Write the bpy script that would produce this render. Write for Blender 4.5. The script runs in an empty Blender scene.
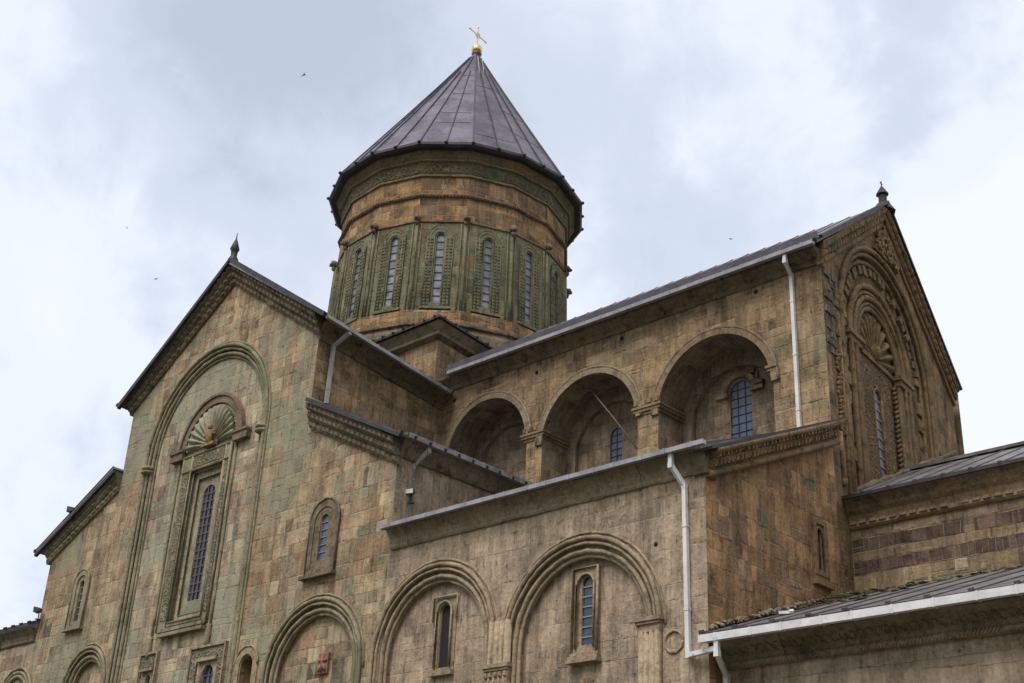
import bpy, math, random
from mathutils import Vector, Matrix
from mathutils.geometry import delaunay_2d_cdt

random.seed(7)
SC = bpy.context.scene
COL = SC.collection
R = math.radians

# ------------------------------------------------------------------ camera
cam = bpy.data.objects.new("camera", bpy.data.cameras.new("camera"))
COL.objects.link(cam)
cam.data.sensor_width = 36.0
cam.data.lens = 1308.1 / 1024 * 36.0
cam.data.clip_end = 5000
rt = Vector((0.731586599, 0.680250293, 0.045172859))
up = Vector((0.267305171, -0.347170376, 0.898899703))
fw = Vector((-0.627159464, 0.645548038, 0.435819616))
cam.matrix_world = Matrix(((rt.x, up.x, -fw.x, 39.88), (rt.y, up.y, -fw.y, -25.0), (rt.z, up.z, -fw.z, 1.7), (0, 0, 0, 1)))
SC.camera = cam

# ------------------------------------------------------------------ render view, sky, sun
SC.view_settings.view_transform = 'Standard'
SC.view_settings.look = 'None'
SC.view_settings.exposure = 1.17
SC.render.filter_size = 1.05
SC.view_settings.gamma = 1.0
SUN_EL, SUN_AZ = R(57), R(172)      # azimuth clockwise from +Y

world = bpy.data.worlds.new("World")
SC.world = world
world.use_nodes = True
wt = world.node_tree
wt.nodes.clear()


class V:
    """a node socket with arithmetic"""
    tree = None

    def __init__(s, sock): s.s = sock

    def _m(a, op, b=None, c=None):
        n = V.tree.nodes.new('ShaderNodeMath'); n.operation = op
        for i, x in enumerate((a, b, c)):
            if x is None: continue
            if isinstance(x, V): V.tree.links.new(x.s, n.inputs[i])
            else: n.inputs[i].default_value = x
        return V(n.outputs[0])

    def __add__(a, b): return V._m(a, 'ADD', b)
    def __radd__(a, b): return V._m(a, 'ADD', b)
    def __sub__(a, b): return V._m(a, 'SUBTRACT', b)
    def __rsub__(a, b): return V._m(b, 'SUBTRACT', a)
    def __mul__(a, b): return V._m(a, 'MULTIPLY', b)
    def __rmul__(a, b): return V._m(a, 'MULTIPLY', b)
    def __truediv__(a, b): return V._m(a, 'DIVIDE', b)
    def floor(a): return V._m(a, 'FLOOR')
    def abs(a): return V._m(a, 'ABSOLUTE')
    def sin(a): return V._m(a, 'SINE')
    def min(a, b): return V._m(a, 'MINIMUM', b)
    def max(a, b): return V._m(a, 'MAXIMUM', b)
    def gt(a, b): return V._m(a, 'GREATER_THAN', b)


def step(x, a, b, lo=0.0, hi=1.0):
    n = V.tree.nodes.new('ShaderNodeMapRange'); n.interpolation_type = 'SMOOTHSTEP'
    V.tree.links.new(x.s, n.inputs[0])
    for i, v in enumerate((a, b, lo, hi)): n.inputs[i + 1].default_value = v
    return V(n.outputs[0])


def xyz(x, y, z=0.0):
    n = V.tree.nodes.new('ShaderNodeCombineXYZ')
    for i, v in enumerate((x, y, z)):
        if isinstance(v, V): V.tree.links.new(v.s, n.inputs[i])
        else: n.inputs[i].default_value = v
    return V(n.outputs[0])


def noise(vec, scale, detail=3.0, rough=0.55, dist=0.0):
    n = V.tree.nodes.new('ShaderNodeTexNoise')
    V.tree.links.new(vec.s, n.inputs['Vector'])
    n.inputs['Scale'].default_value = scale
    n.inputs['Detail'].default_value = detail
    n.inputs['Roughness'].default_value = rough
    n.inputs['Distortion'].default_value = dist
    return V(n.outputs[0])


def white(vec):
    n = V.tree.nodes.new('ShaderNodeTexWhiteNoise'); n.noise_dimensions = '3D'
    V.tree.links.new(vec.s, n.inputs['Vector'])
    return V(n.outputs[0])


def mixc(f, a, b, mode='MIX'):
    n = V.tree.nodes.new('ShaderNodeMix'); n.data_type = 'RGBA'; n.blend_type = mode
    for sock, x in ((n.inputs[0], f), (n.inputs[6], a), (n.inputs[7], b)):
        if isinstance(x, V): V.tree.links.new(x.s, sock)
        elif isinstance(x, (int, float)): sock.default_value = x
        else: sock.default_value = (*x, 1.0)
    return V(n.outputs[2])


def ramp(f, stops, interp='CONSTANT'):
    n = V.tree.nodes.new('ShaderNodeValToRGB'); cr = n.color_ramp; cr.interpolation = interp
    while len(cr.elements) > 1: cr.elements.remove(cr.elements[-1])
    for i, (p, c) in enumerate(stops):
        e = cr.elements[0] if i == 0 else cr.elements.new(p)
        e.position = p; e.color = (*c, 1.0)
    V.tree.links.new(f.s, n.inputs[0])
    return V(n.outputs[0])


# world: Nishita daylight sky veiled by cloud
V.tree = wt
sky = wt.nodes.new('ShaderNodeTexSky'); sky.sky_type = 'NISHITA'; sky.sun_disc = False
sky.sun_elevation = SUN_EL; sky.sun_rotation = SUN_AZ
BANK1, BANK2, BANK3 = (-0.6744, 0.4396, 0.5932), (-0.5336, 0.6652, 0.5223), (-0.6334, 0.4117, 0.6552)
gc = V(wt.nodes.new('ShaderNodeTexCoord').outputs['Generated'])
c1 = noise(gc, 2.3, 6.0, 0.5, 0.35)
c2 = noise(gc, 5.5, 5.0, 0.55, 0.2)
c3 = noise(gc, 1.25, 2.0, 0.5, 0.1)
def bank(x, y, z, w0, w1, amt):
    n = wt.nodes.new('ShaderNodeVectorMath'); n.operation = 'DOT_PRODUCT'
    wt.links.new(gc.s, n.inputs[0]); n.inputs[1].default_value = (x, y, z)
    return step(V(n.outputs['Value']) + (c1 - 0.5) * 0.07 + (c2 - 0.5) * 0.05, w0, w1) * amt


c4 = noise(gc, 13.0, 8.0, 0.6, 0.5)
thick = (c1 - 0.5) * 0.5 + (c2 - 0.5) * 0.5 + (c3 - 0.5) * 0.25 + (c4 - 0.5) * 0.13 + 0.535
thick = thick - bank(*BANK1, 0.97, 1.005, 0.115) - bank(*BANK2, 0.98, 1.004, 0.10) - bank(*BANK3, 0.99, 1.0, 0.07)
cloud = ramp(thick, [(0.34, (2.45, 2.75, 3.3)), (0.42, (3.1, 3.42, 4.0)), (0.5, (3.98, 4.25, 4.7)), (0.6, (4.28, 4.45, 4.7))], 'EASE')
skymix = mixc(0.95, V(sky.outputs[0]), cloud)
bg = wt.nodes.new('ShaderNodeBackground'); bg.inputs['Strength'].default_value = 0.1
wo = wt.nodes.new('ShaderNodeOutputWorld')
wt.links.new(skymix.s, bg.inputs['Color']); wt.links.new(bg.outputs[0], wo.inputs[0])

sun = bpy.data.objects.new("sun", bpy.data.lights.new("sun", 'SUN'))
COL.objects.link(sun)
sun.data.energy = 1.3
sun.data.angle = R(35)
sun.data.color = (1.0, 0.97, 0.92)
sun.rotation_euler = (R(90) - SUN_EL, 0, -SUN_AZ + math.pi)
sd = Vector((math.sin(SUN_AZ) * math.cos(SUN_EL), math.cos(SUN_AZ) * math.cos(SUN_EL), math.sin(SUN_EL)))
sun.rotation_euler = sd.to_track_quat('Z', 'Y').to_euler()


# ------------------------------------------------------------------ materials
def newmat(name):
    m = bpy.data.materials.new(name); m.use_nodes = True
    V.tree = m.node_tree
    b = m.node_tree.nodes['Principled BSDF']
    return m, b


def link(v, sock): V.tree.links.new(v.s, sock)


def bump(h, b, dist, strength=1.0):
    n = V.tree.nodes.new('ShaderNodeBump')
    n.inputs['Strength'].default_value = strength
    n.inputs['Distance'].default_value = dist
    link(h, n.inputs['Height'])
    V.tree.links.new(n.outputs[0], b.inputs['Normal'])


def stone(name, pal, h=0.42, w=0.8, seed=0.0, moss=(0.10, 0.11, 0.065), moss_lo=0.62, streak=0.55, pale=0.69,
          pale_col=(0.40, 0.35, 0.27), joint_dark=0.4, grime=(0.034, 0.028, 0.022), gr=0.6, group=0.35, bvar=0.4, jb=0.45, midw=2.0):
    m, b = newmat(name)
    uv = V.tree.nodes.new('ShaderNodeUVMap')
    sp = V.tree.nodes.new('ShaderNodeSeparateXYZ'); V.tree.links.new(uv.outputs[0], sp.inputs[0])
    u0, v0 = V(sp.outputs[0]), V(sp.outputs[1])
    uvv = xyz(u0, v0, seed)
    wob = noise(uvv, 1.7, 3.0)
    wob2 = noise(xyz(u0, v0, seed + 9.1), 6.0, 2.0)
    u = u0 + (wob - 0.5) * 0.10 + (wob2 - 0.5) * 0.03
    v = v0 + (wob2 - 0.5) * 0.035 + (wob - 0.5) * 0.05
    v1 = v * (1.0 / h) + (v * 2.1 + seed).sin() * 0.26 + (v * 5.3 + seed * 2).sin() * 0.14
    row = v1.floor(); fv = v1 - row
    rr = white(xyz(row, seed, 3.7))
    wr = rr * (0.8 * w) + 0.62 * w
    u1 = u / wr + rr * 17.3
    col = u1.floor(); fu = u1 - col
    r2 = white(xyz(col, row, seed + 1.3))
    r3 = white(xyz(col, row, seed + 5.9))
    s = r3 * 0.4 + 0.3
    split = r2.gt(0.5)
    sub = fu._m('GREATER_THAN', s) * split
    hs = (1.0 - split) * r3.gt(0.62)
    sv = r2 * 0.4 + 0.35
    sub2 = fv._m('GREATER_THAN', sv) * hs
    du = fu.min(1.0 - fu) * wr
    ds = (fu - s).abs() * wr + (1.0 - split) * 10.0
    dh = (fv - sv).abs() * h + (1.0 - hs) * 10.0
    dv = fv.min(1.0 - fv) * h
    d = du.min(ds).min(dv).min(dh)
    rid = white(xyz(col, row, sub * 0.37 + sub2 * 0.19 + seed))
    rid2 = white(xyz(col, row, sub * 0.61 + sub2 * 0.23 + seed + 2.2))
    low = step(noise(xyz(u0, v0, seed + 60.0), 0.42, 3.0), 0.3, 0.7)
    c = ramp((rid * (1.0 - group) + low * group), pal)
    fine = noise(uvv, 11.0, 5.0, 0.65)
    mid = noise(xyz(u0, v0, seed + 4.0), 1.1, 4.0, 0.6)
    run = noise(xyz(u0 * 7.0, v0 * 0.9, seed + 50.0), 1.0, 4.0, 0.65)
    val = (fine - 0.5) * 1.3 + (mid - 0.5) * midw + (rid2 - 0.5) * bvar + (run - 0.5) * 1.5 + 1.0
    c = mixc(1.0, c, xyz(val, val, val), 'MULTIPLY')
    # moss / green weathering in patches with their own outline
    mn = noise(xyz(u0 * 1.0, v0 * 0.6, seed + 7.0), 0.33, 5.0, 0.62) + (fine - 0.5) * 0.12 + (rid - 0.5) * 0.05
    c = mixc(step(mn, moss_lo - 0.1, moss_lo + 0.09, 0.0, 0.8), c, moss)
    # dark run-off streaks
    sn = noise(xyz(u0 * 2.2, v0 * 0.16, seed + 2.0), 1.0, 5.0, 0.6)
    c = mixc(step(sn, 0.5, 0.74, 0.0, streak), c, grime)
    # soot blotches
    gn = noise(xyz(u0, v0 * 0.7, seed + 12.0), 1.1, 7.0, 0.75)
    c = mixc(step(gn, 0.5, 0.7, 0.0, gr), c, grime)
    # lime run-offs and worn pale faces
    pn = noise(xyz(u0 * 1.8, v0 * 0.55, seed + 21.0), 1.3, 5.0, 0.7) + (wob2 - 0.5) * 0.12
    c = mixc(step(pn, pale - 0.05, pale + 0.06, 0.0, 0.75), c, pale_col)
    c = mixc(1.0, c, (1.02, 0.985, 0.965), 'MULTIPLY')
    # joints, partly dark and open, partly smeared with mortar
    jn = noise(xyz(u0, v0, seed + 31.0), 1.6, 3.0)
    width = jn * 0.02 + 0.002
    j = step(d / width, 0.4, 1.3, 1.0, 0.0)
    jc = mixc(step(jn, 0.40, 0.56), (0.055, 0.044, 0.032), pale_col)
    c = mixc(j * joint_dark, c, jc)
    # broken arrises and pits
    pit = noise(xyz(u0, v0, seed + 41.0), 4.2, 6.0, 0.75)
    pm = step(pit, 0.66, 0.74)
    c = mixc(pm * 0.55, c, (0.05, 0.04, 0.03))
    cm = step(noise(xyz(u0, v0, seed + 71.0), 2.6, 5.0, 0.7), 0.55, 0.63) * step(d, 0.012, 0.06, 1.0, 0.0)
    c = mixc(cm * 0.4, c, (0.05, 0.042, 0.032))
    link(c, b.inputs['Base Color'])
    b.inputs['Roughness'].default_value = 0.93
    b.inputs['Specular IOR Level'].default_value = 0.15
    hgt = step(d, 0.0, 0.022) * jb + fine * 0.9 + rid2 * 0.5 - pm * 0.9 - cm * 0.7 + wob2 * 0.6
    bump(hgt, b, 0.028, 0.85)
    return m


def trim(name, c1, c2, moss, moss_lo=0.55, seed=0.0, dark=(0.03, 0.027, 0.022), dk=0.6, carve=0.0, b_d=0.02):
    m, b = newmat(name)
    p = V(V.tree.nodes.new('ShaderNodeTexCoord').outputs['Object'])
    mp = V.tree.nodes.new('ShaderNodeMapping'); V.tree.links.new(p.s, mp.inputs[0]); mp.inputs[1].default_value = (seed, seed * 2.3, seed * 0.7)
    p = V(mp.outputs[0])
    a = noise(p, 1.3, 4.0, 0.6)
    f = noise(p, 9.0, 5.0, 0.7)
    g = noise(p, 3.1, 5.0, 0.65)
    c = mixc(step(a, 0.35, 0.65), c1, c2)
    ff = noise(p, 24.0, 4.0, 0.7)
    val = (f - 0.5) * 1.7 + (ff - 0.5) * 1.0 + (noise(p, 0.9, 3.0) - 0.5) * 0.9 + 1.0
    c = mixc(1.0, c, xyz(val, val, val), 'MULTIPLY')
    c = mixc(step(noise(p, 0.6, 4.0, 0.6) + (f - 0.5) * 0.2, moss_lo - 0.07, moss_lo + 0.07, 0.0, 0.8), c, moss)
    c = mixc(step(g, 0.5, 0.7, 0.0, dk), c, dark)
    h = f * 0.8 + g * 0.9
    if carve > 0:
        vo = V.tree.nodes.new('ShaderNodeTexVoronoi'); vo.feature = 'DISTANCE_TO_EDGE'; vo.inputs['Scale'].default_value = carve
        V.tree.links.new(p.s, vo.inputs['Vector'])
        e = step(V(vo.outputs['Distance']), 0.03, 0.16)
        c = mixc(e * 0.45, c, (0.04, 0.034, 0.026))
        h = h - e * 2.0
    link(c, b.inputs['Base Color'])
    b.inputs['Roughness'].default_value = 0.92
    b.inputs['Specular IOR Level'].default_value = 0.15
    bump(h, b, b_d, 0.8)
    return m


def metal(name, c1, c2, rough=0.5, metallic=0.2, scale=1.4, seed=0.0, rust=None):
    m, b = newmat(name)
    p = V(V.tree.nodes.new('ShaderNodeTexCoord').outputs['Object'])
    mp = V.tree.nodes.new('ShaderNodeMapping'); V.tree.links.new(p.s, mp.inputs[0]); mp.inputs[1].default_value = (seed, seed, seed)
    p = V(mp.outputs[0])
    a = noise(p, scale, 5.0, 0.65)
    f = noise(p, scale * 6, 4.0, 0.7)
    c = mixc(step(a + (f - 0.5) * 0.35, 0.36, 0.66), c1, c2)
    if rust: c = mixc(step(noise(p, scale * 2.3, 5.0, 0.7), 0.55, 0.72, 0, 0.7), c, rust)
    link(c, b.inputs['Base Color'])
    link(step(f, 0.3, 0.7, rough - 0.12, rough + 0.12), b.inputs['Roughness'])
    b.inputs['Metallic'].default_value = metallic
    bump(a + f * 0.4, b, 0.02, 0.5)
    return m


def plain(name, c, rough=0.6, metallic=0.0, var=0.25):
    m, b = newmat(name)
    p = V(V.tree.nodes.new('ShaderNodeTexCoord').outputs['Object'])
    f = noise(p, 5.0, 5.0, 0.65)
    v = (f - 0.5) * (2 * var) + 1.0
    link(mixc(1.0, c, xyz(v, v, v), 'MULTIPLY'), b.inputs['Base Color'])
    b.inputs['Roughness'].default_value = rough
    b.inputs['Metallic'].default_value = metallic
    return m


M = {}
M['facade'] = stone('facade_sandstone', [(0, (0.342, 0.279, 0.189)), (0.2, (0.320, 0.239, 0.164)), (0.36, (0.315, 0.285, 0.195)), (0.5, (0.370, 0.308, 0.207)),
                                         (0.66, (0.303, 0.274, 0.189)), (0.76, (0.331, 0.250, 0.171)), (0.88, (0.271, 0.198, 0.134)), (0.965, (0.188, 0.134, 0.104))],
                    h=0.50, w=0.66, seed=1.7, moss=(0.27, 0.275, 0.205), moss_lo=0.54, streak=0.4, gr=0.32, group=0.0, bvar=0.5, joint_dark=0.55, jb=0.35, midw=1.1, pale_col=(0.42, 0.35, 0.26))
M['brown'] = stone('brown_facade_stone', [(0, (0.331, 0.244, 0.151)), (0.18, (0.294, 0.211, 0.131)), (0.36, (0.358, 0.274, 0.173)), (0.56, (0.320, 0.266, 0.173)), (0.7, (0.277, 0.184, 0.109)), (0.84, (0.267, 0.244, 0.153)), (0.93, (0.139, 0.098, 0.071))],
                   h=0.5, w=0.7, seed=51.3, moss=(0.24, 0.245, 0.17), moss_lo=0.55, streak=0.45, gr=0.38, group=0.1, bvar=0.5, joint_dark=0.5, jb=0.35, midw=1.2, pale_col=(0.42, 0.34, 0.24))
M['field'] = trim('pale_window_field', (0.30, 0.265, 0.185), (0.25, 0.225, 0.155), (0.19, 0.2, 0.13), 0.58, 17.0, dk=0.4)
M['aisle'] = stone('aisle_sandstone', [(0, (0.332, 0.262, 0.185)), (0.25, (0.308, 0.241, 0.171)), (0.5, (0.352, 0.278, 0.198)), (0.72, (0.318, 0.241, 0.166)), (0.9, (0.284, 0.222, 0.161))],
                   h=0.66, w=0.62, seed=4.4, moss=(0.17, 0.155, 0.10), moss_lo=0.68, streak=0.6, gr=0.33, midw=1.3, joint_dark=0.42, pale=0.63, group=0.6, bvar=0.2, jb=0.22)
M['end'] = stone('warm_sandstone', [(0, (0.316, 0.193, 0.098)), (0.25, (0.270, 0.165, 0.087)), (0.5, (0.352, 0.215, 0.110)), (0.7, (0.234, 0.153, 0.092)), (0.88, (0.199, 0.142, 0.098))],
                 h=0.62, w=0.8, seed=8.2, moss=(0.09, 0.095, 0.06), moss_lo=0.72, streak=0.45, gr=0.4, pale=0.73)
M['nave'] = stone('nave_sandstone', [(0, (0.290, 0.202, 0.114)), (0.3, (0.260, 0.187, 0.114)), (0.55, (0.322, 0.227, 0.129)), (0.78, (0.249, 0.167, 0.095)), (0.93, (0.125, 0.101, 0.075))],
                  h=0.46, w=0.75, seed=12.9, moss=(0.15, 0.165, 0.105), moss_lo=0.7, streak=0.5, gr=0.42)
M['niche'] = stone('gallery_plaster_stone', [(0, (0.235, 0.185, 0.125)), (0.4, (0.21, 0.165, 0.115)), (0.75, (0.25, 0.195, 0.13))],
                   h=0.55, w=0.9, seed=17.0, moss_lo=0.8, streak=0.5, gr=0.6, joint_dark=0.4)
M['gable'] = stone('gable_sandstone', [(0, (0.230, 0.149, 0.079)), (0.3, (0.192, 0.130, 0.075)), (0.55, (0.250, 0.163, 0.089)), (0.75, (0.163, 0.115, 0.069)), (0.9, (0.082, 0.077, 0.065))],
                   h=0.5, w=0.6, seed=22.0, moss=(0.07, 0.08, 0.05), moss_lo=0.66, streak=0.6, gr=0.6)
M['drum'] = stone('drum_ochre_stone', [(0, (0.264, 0.164, 0.080)), (0.25, (0.219, 0.138, 0.071)), (0.5, (0.299, 0.191, 0.094)), (0.72, (0.176, 0.115, 0.066)), (0.9, (0.149, 0.134, 0.085))],
                  h=0.48, w=0.8, seed=27.0, moss=(0.12, 0.125, 0.07), moss_lo=0.7, streak=0.55, gr=0.6)
M['drumgreen'] = stone('drum_green_stone', [(0, (0.168, 0.163, 0.096)), (0.28, (0.143, 0.148, 0.090)), (0.5, (0.181, 0.159, 0.090)), (0.72, (0.189, 0.142, 0.079))],
                       h=0.5, w=0.9, seed=31.0, moss=(0.165, 0.185, 0.125), moss_lo=0.57, streak=0.55, gr=0.55, pale=0.8, joint_dark=0.3)
M['annex'] = stone('narthex_sandstone', [(0, (0.239, 0.178, 0.103)), (0.35, (0.212, 0.158, 0.097)), (0.7, (0.258, 0.197, 0.119)), (0.92, (0.193, 0.144, 0.092))],
                   h=0.40, w=0.7, seed=36.0, moss=(0.10, 0.13, 0.095), moss_lo=0.72, streak=0.5, gr=0.5)
M['basalt'] = stone('dark_basalt', [(0, (0.115, 0.08, 0.06)), (0.4, (0.095, 0.066, 0.052)), (0.75, (0.145, 0.10, 0.07))], h=0.42, w=0.55, seed=40.0,
                    moss_lo=0.8, streak=0.4, gr=0.3, pale=0.74)
M['chapel'] = stone('chapel_sandstone', [(0, (0.347, 0.273, 0.194)), (0.3, (0.304, 0.236, 0.168)), (0.6, (0.367, 0.294, 0.210)), (0.85, (0.294, 0.210, 0.147))],
                    h=0.6, w=1.2, seed=45.0, moss_lo=0.75, streak=0.45, gr=0.25)
M['trim_facade'] = trim('weathered_green_trim', (0.285, 0.235, 0.152), (0.225, 0.195, 0.125), (0.15, 0.15, 0.088), 0.58, 1.0, dk=0.5)
M['trim_hood'] = trim('dark_tuff_trim', (0.21, 0.15, 0.10), (0.165, 0.115, 0.08), (0.12, 0.12, 0.07), 0.66, 2.0)
M['trim_aisle'] = trim('sandstone_trim', (0.33, 0.255, 0.165), (0.275, 0.205, 0.135), (0.17, 0.155, 0.10), 0.66, 3.0, dk=0.5)
M['trim_dirty'] = trim('grimy_cornice_stone', (0.19, 0.145, 0.092), (0.145, 0.115, 0.075), (0.115, 0.11, 0.062), 0.6, 4.0, dk=0.8)
M['trim_end'] = trim('warm_carved_trim', (0.255, 0.165, 0.085), (0.19, 0.13, 0.075), (0.11, 0.105, 0.062), 0.66, 5.0, dk=0.75, b_d=0.035)
M['trim_worn'] = trim('worn_panel_stone', (0.215, 0.155, 0.10), (0.145, 0.115, 0.085), (0.10, 0.095, 0.065), 0.6, 19.0, dk=0.7, b_d=0.05)
M['trim_imp'] = trim('impost_stone', (0.25, 0.175, 0.10), (0.20, 0.145, 0.09), (0.12, 0.11, 0.07), 0.7, 15.0, dk=0.6)
M['trim_arch'] = trim('archivolt_stone', (0.27, 0.205, 0.13), (0.215, 0.165, 0.105), (0.15, 0.13, 0.09), 0.66, 16.0, dk=0.6)
M['trim_chap'] = trim('chapel_cornice_stone', (0.31, 0.245, 0.16), (0.25, 0.20, 0.13), (0.17, 0.16, 0.09), 0.64, 18.0, dk=0.45)
M['trim_drum'] = trim('drum_trim', (0.20, 0.145, 0.078), (0.155, 0.135, 0.078), (0.11, 0.12, 0.07), 0.58, 6.0, dk=0.6)
M['trim_drumgreen'] = trim('green_drum_trim', (0.175, 0.156, 0.094), (0.142, 0.137, 0.085), (0.13, 0.145, 0.095), 0.6, 7.0, dk=0.65)
M['carve'] = trim('carved_interlace', (0.29, 0.24, 0.16), (0.24, 0.205, 0.135), (0.18, 0.18, 0.11), 0.58, 8.0, carve=5.5, b_d=0.04, dk=0.4)
M['carve_end'] = trim('carved_vine_panel', (0.25, 0.16, 0.085), (0.20, 0.13, 0.075), (0.10, 0.10, 0.06), 0.72, 9.0, carve=5.0, b_d=0.06, dk=0.4)
M['carve_drum'] = trim('carved_drum_frieze', (0.22, 0.17, 0.095), (0.175, 0.15, 0.088), (0.145, 0.155, 0.10), 0.57, 10.0, carve=4.0, b_d=0.06, dk=0.5)
M['fan'] = trim('pale_fan_stone', (0.36, 0.31, 0.215), (0.27, 0.24, 0.165), (0.20, 0.21, 0.14), 0.58, 11.0, dk=0.5)
M['angel'] = trim('ochre_relief', (0.33, 0.20, 0.09), (0.25, 0.16, 0.08), (0.16, 0.13, 0.08), 0.7, 12.0, dk=0.4)
M['red'] = trim('red_tuff', (0.27, 0.135, 0.10), (0.23, 0.115, 0.085), (0.18, 0.12, 0.085), 0.6, 13.0, dk=0.45)
M['lead'] = metal('aged_lead_sheet', (0.058, 0.047, 0.062), (0.142, 0.117, 0.15), 0.42, 0.3, 0.9, 0.0, rust=(0.06, 0.04, 0.035))
M['purple'] = metal('purplish_flashing', (0.05, 0.04, 0.05), (0.085, 0.068, 0.085), 0.5, 0.2, 1.5, 21.0)
M['seam'] = metal('lead_seam', (0.035, 0.03, 0.033), (0.06, 0.05, 0.055), 0.5, 0.3, 2.0, 3.0)
M['roof'] = metal('dark_roof_sheet', (0.085, 0.077, 0.077), (0.19, 0.175, 0.17), 0.55, 0.15, 1.1, 5.0, rust=(0.085, 0.08, 0.05))
M['roofseam'] = metal('roof_seam', (0.06, 0.055, 0.055), (0.12, 0.11, 0.11), 0.55, 0.15, 2.0, 15.0)
M['edge'] = metal('dark_roof_edge', (0.022, 0.02, 0.02), (0.045, 0.04, 0.04), 0.6, 0.2, 2.0, 6.0)
M['gutter'] = metal('galvanised_gutter', (0.22, 0.21, 0.215), (0.34, 0.325, 0.33), 0.45, 0.25, 1.6, 7.0, rust=(0.22, 0.19, 0.16))
M['gutter_w'] = metal('white_gutter', (0.58, 0.565, 0.555), (0.72, 0.70, 0.685), 0.45, 0.05, 1.6, 8.0, rust=(0.4, 0.36, 0.32))
M['pipe'] = metal('light_drainpipe', (0.30, 0.285, 0.28), (0.42, 0.40, 0.395), 0.45, 0.1, 1.2, 9.0, rust=(0.36, 0.31, 0.29))
M['iron'] = plain('dark_iron', (0.03, 0.026, 0.026), 0.6, 0.3)
M['grille'] = plain('window_grille', (0.10, 0.078, 0.085), 0.6, 0.2)
M['came'] = plain('lead_came', (0.22, 0.22, 0.23), 0.55, 0.1)
M['gold'] = plain('gilded_metal', (0.75, 0.50, 0.16), 0.28, 0.9, 0.1)
M['bird'] = plain('dark_plumage', (0.03, 0.03, 0.035), 0.8)
M['wood'] = plain('weathered_wood', (0.11, 0.09, 0.07), 0.85)
M['black'] = plain('painted_dark_interior', (0.012, 0.011, 0.011), 0.9)  # near-black colour stands in for the shade inside openings
M['lamp'] = plain('lamp_housing', (0.05, 0.05, 0.055), 0.5, 0.2)
M['lampface'] = plain('lamp_glass', (0.62, 0.64, 0.64), 0.25)
M['mortar'] = trim('rubble_mortar', (0.36, 0.30, 0.22), (0.25, 0.20, 0.14), (0.10, 0.12, 0.05), 0.56, 14.0, dk=0.5, b_d=0.05)
M['moss'] = plain('moss', (0.085, 0.09, 0.04), 0.95, 0.0, 0.5)
M['skyblock_hills'] = plain('skyblock_hillside', (0.045, 0.055, 0.03), 0.95, 0.0, 0.4)
M['ground'] = plain('courtyard_paving', (0.085, 0.085, 0.06), 0.95, 0.0, 0.3)


def glass(name, c, rough):
    m, b = newmat(name)
    p = V(V.tree.nodes.new('ShaderNodeTexCoord').outputs['Object'])
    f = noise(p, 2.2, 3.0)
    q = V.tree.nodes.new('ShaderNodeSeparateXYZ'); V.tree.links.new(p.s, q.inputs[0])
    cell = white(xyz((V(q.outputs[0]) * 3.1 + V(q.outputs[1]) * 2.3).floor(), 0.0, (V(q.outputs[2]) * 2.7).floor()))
    v = (f - 0.5) * 1.4 + (cell - 0.5) * 0.8 + 1.0  # per-cell brightness painted in for panes that reflect unevenly
    link(mixc(1.0, c, xyz(v, v, v), 'MULTIPLY'), b.inputs['Base Color'])
    link(cell * 0.25 + (rough - 0.05), b.inputs['Roughness'])
    b.inputs['Specular IOR Level'].default_value = 0.6
    bump(noise(p, 3.0, 2.0), b, 0.02, 0.35)
    return m


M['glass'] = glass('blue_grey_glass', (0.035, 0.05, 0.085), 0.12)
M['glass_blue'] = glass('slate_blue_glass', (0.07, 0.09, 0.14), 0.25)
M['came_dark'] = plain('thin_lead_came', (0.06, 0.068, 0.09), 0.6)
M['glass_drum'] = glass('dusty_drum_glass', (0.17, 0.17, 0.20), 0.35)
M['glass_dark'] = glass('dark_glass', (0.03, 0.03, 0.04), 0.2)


# ------------------------------------------------------------------ mesh building helpers
class Fr:
    """a wall frame: u along the wall, z up, d out of the wall"""
    def __init__(s, o, ang, batter=0.0, z0=0.0):
        s.o = Vector((o[0], o[1], 0)); s.T = Vector((math.cos(ang), math.sin(ang), 0)); s.N = Vector((math.sin(ang), -math.cos(ang), 0))
        s.k = batter; s.z0 = z0

    def P(s, u, z, d=0.0):
        p = s.o + s.T * u + s.N * (d - s.k * (z - s.z0)); p.z = z
        return p


class MB:
    def __init__(s): s.v = []; s.f = []; s.sm = []

    def add(s, pts, faces, smooth=False):
        b = len(s.v); s.v.extend([tuple(p) for p in pts])
        for f in faces: s.f.append([b + i for i in f]); s.sm.append(smooth)

    def quad(s, a, b, c, d): s.add((a, b, c, d), [(0, 1, 2, 3)])

    def build(s, name, mat, parent=None):
        me = bpy.data.meshes.new(name)
        me.from_pydata(s.v, [], s.f); me.update()
        me.polygons.foreach_set('use_smooth', s.sm)
        uvl = me.uv_layers.new(name='UVMap')
        for p in me.polygons:
            n = p.normal
            h = math.hypot(n.x, n.y)
            if h > 0.05:
                tx, ty = -n.y / h, n.x / h
                if abs(tx) > 0.35:
                    if tx < 0: tx, ty = -tx, -ty
                elif ty < 0: tx, ty = -tx, -ty
            else: tx, ty = 1.0, 0.0
            steep = abs(n.z) < 0.8
            for li in p.loop_indices:
                co = me.vertices[me.loops[li].vertex_index].co
                u = co.x * tx + co.y * ty
                v = co.z if steep else co.x * -ty + co.y * tx
                uvl.data[li].uv = (u, v)
        me.materials.append(mat)
        o = bpy.data.objects.new(name, me); COL.objects.link(o)
        if parent: o.parent = parent
        return o


def inside(p, loop):
    x, y = p; r = False; n = len(loop)
    for i in range(n):
        x1, y1 = loop[i]; x2, y2 = loop[(i + 1) % n]
        if (y1 > y) != (y2 > y) and x < (x2 - x1) * (y - y1) / (y2 - y1) + x1: r = not r
    return r


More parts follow.
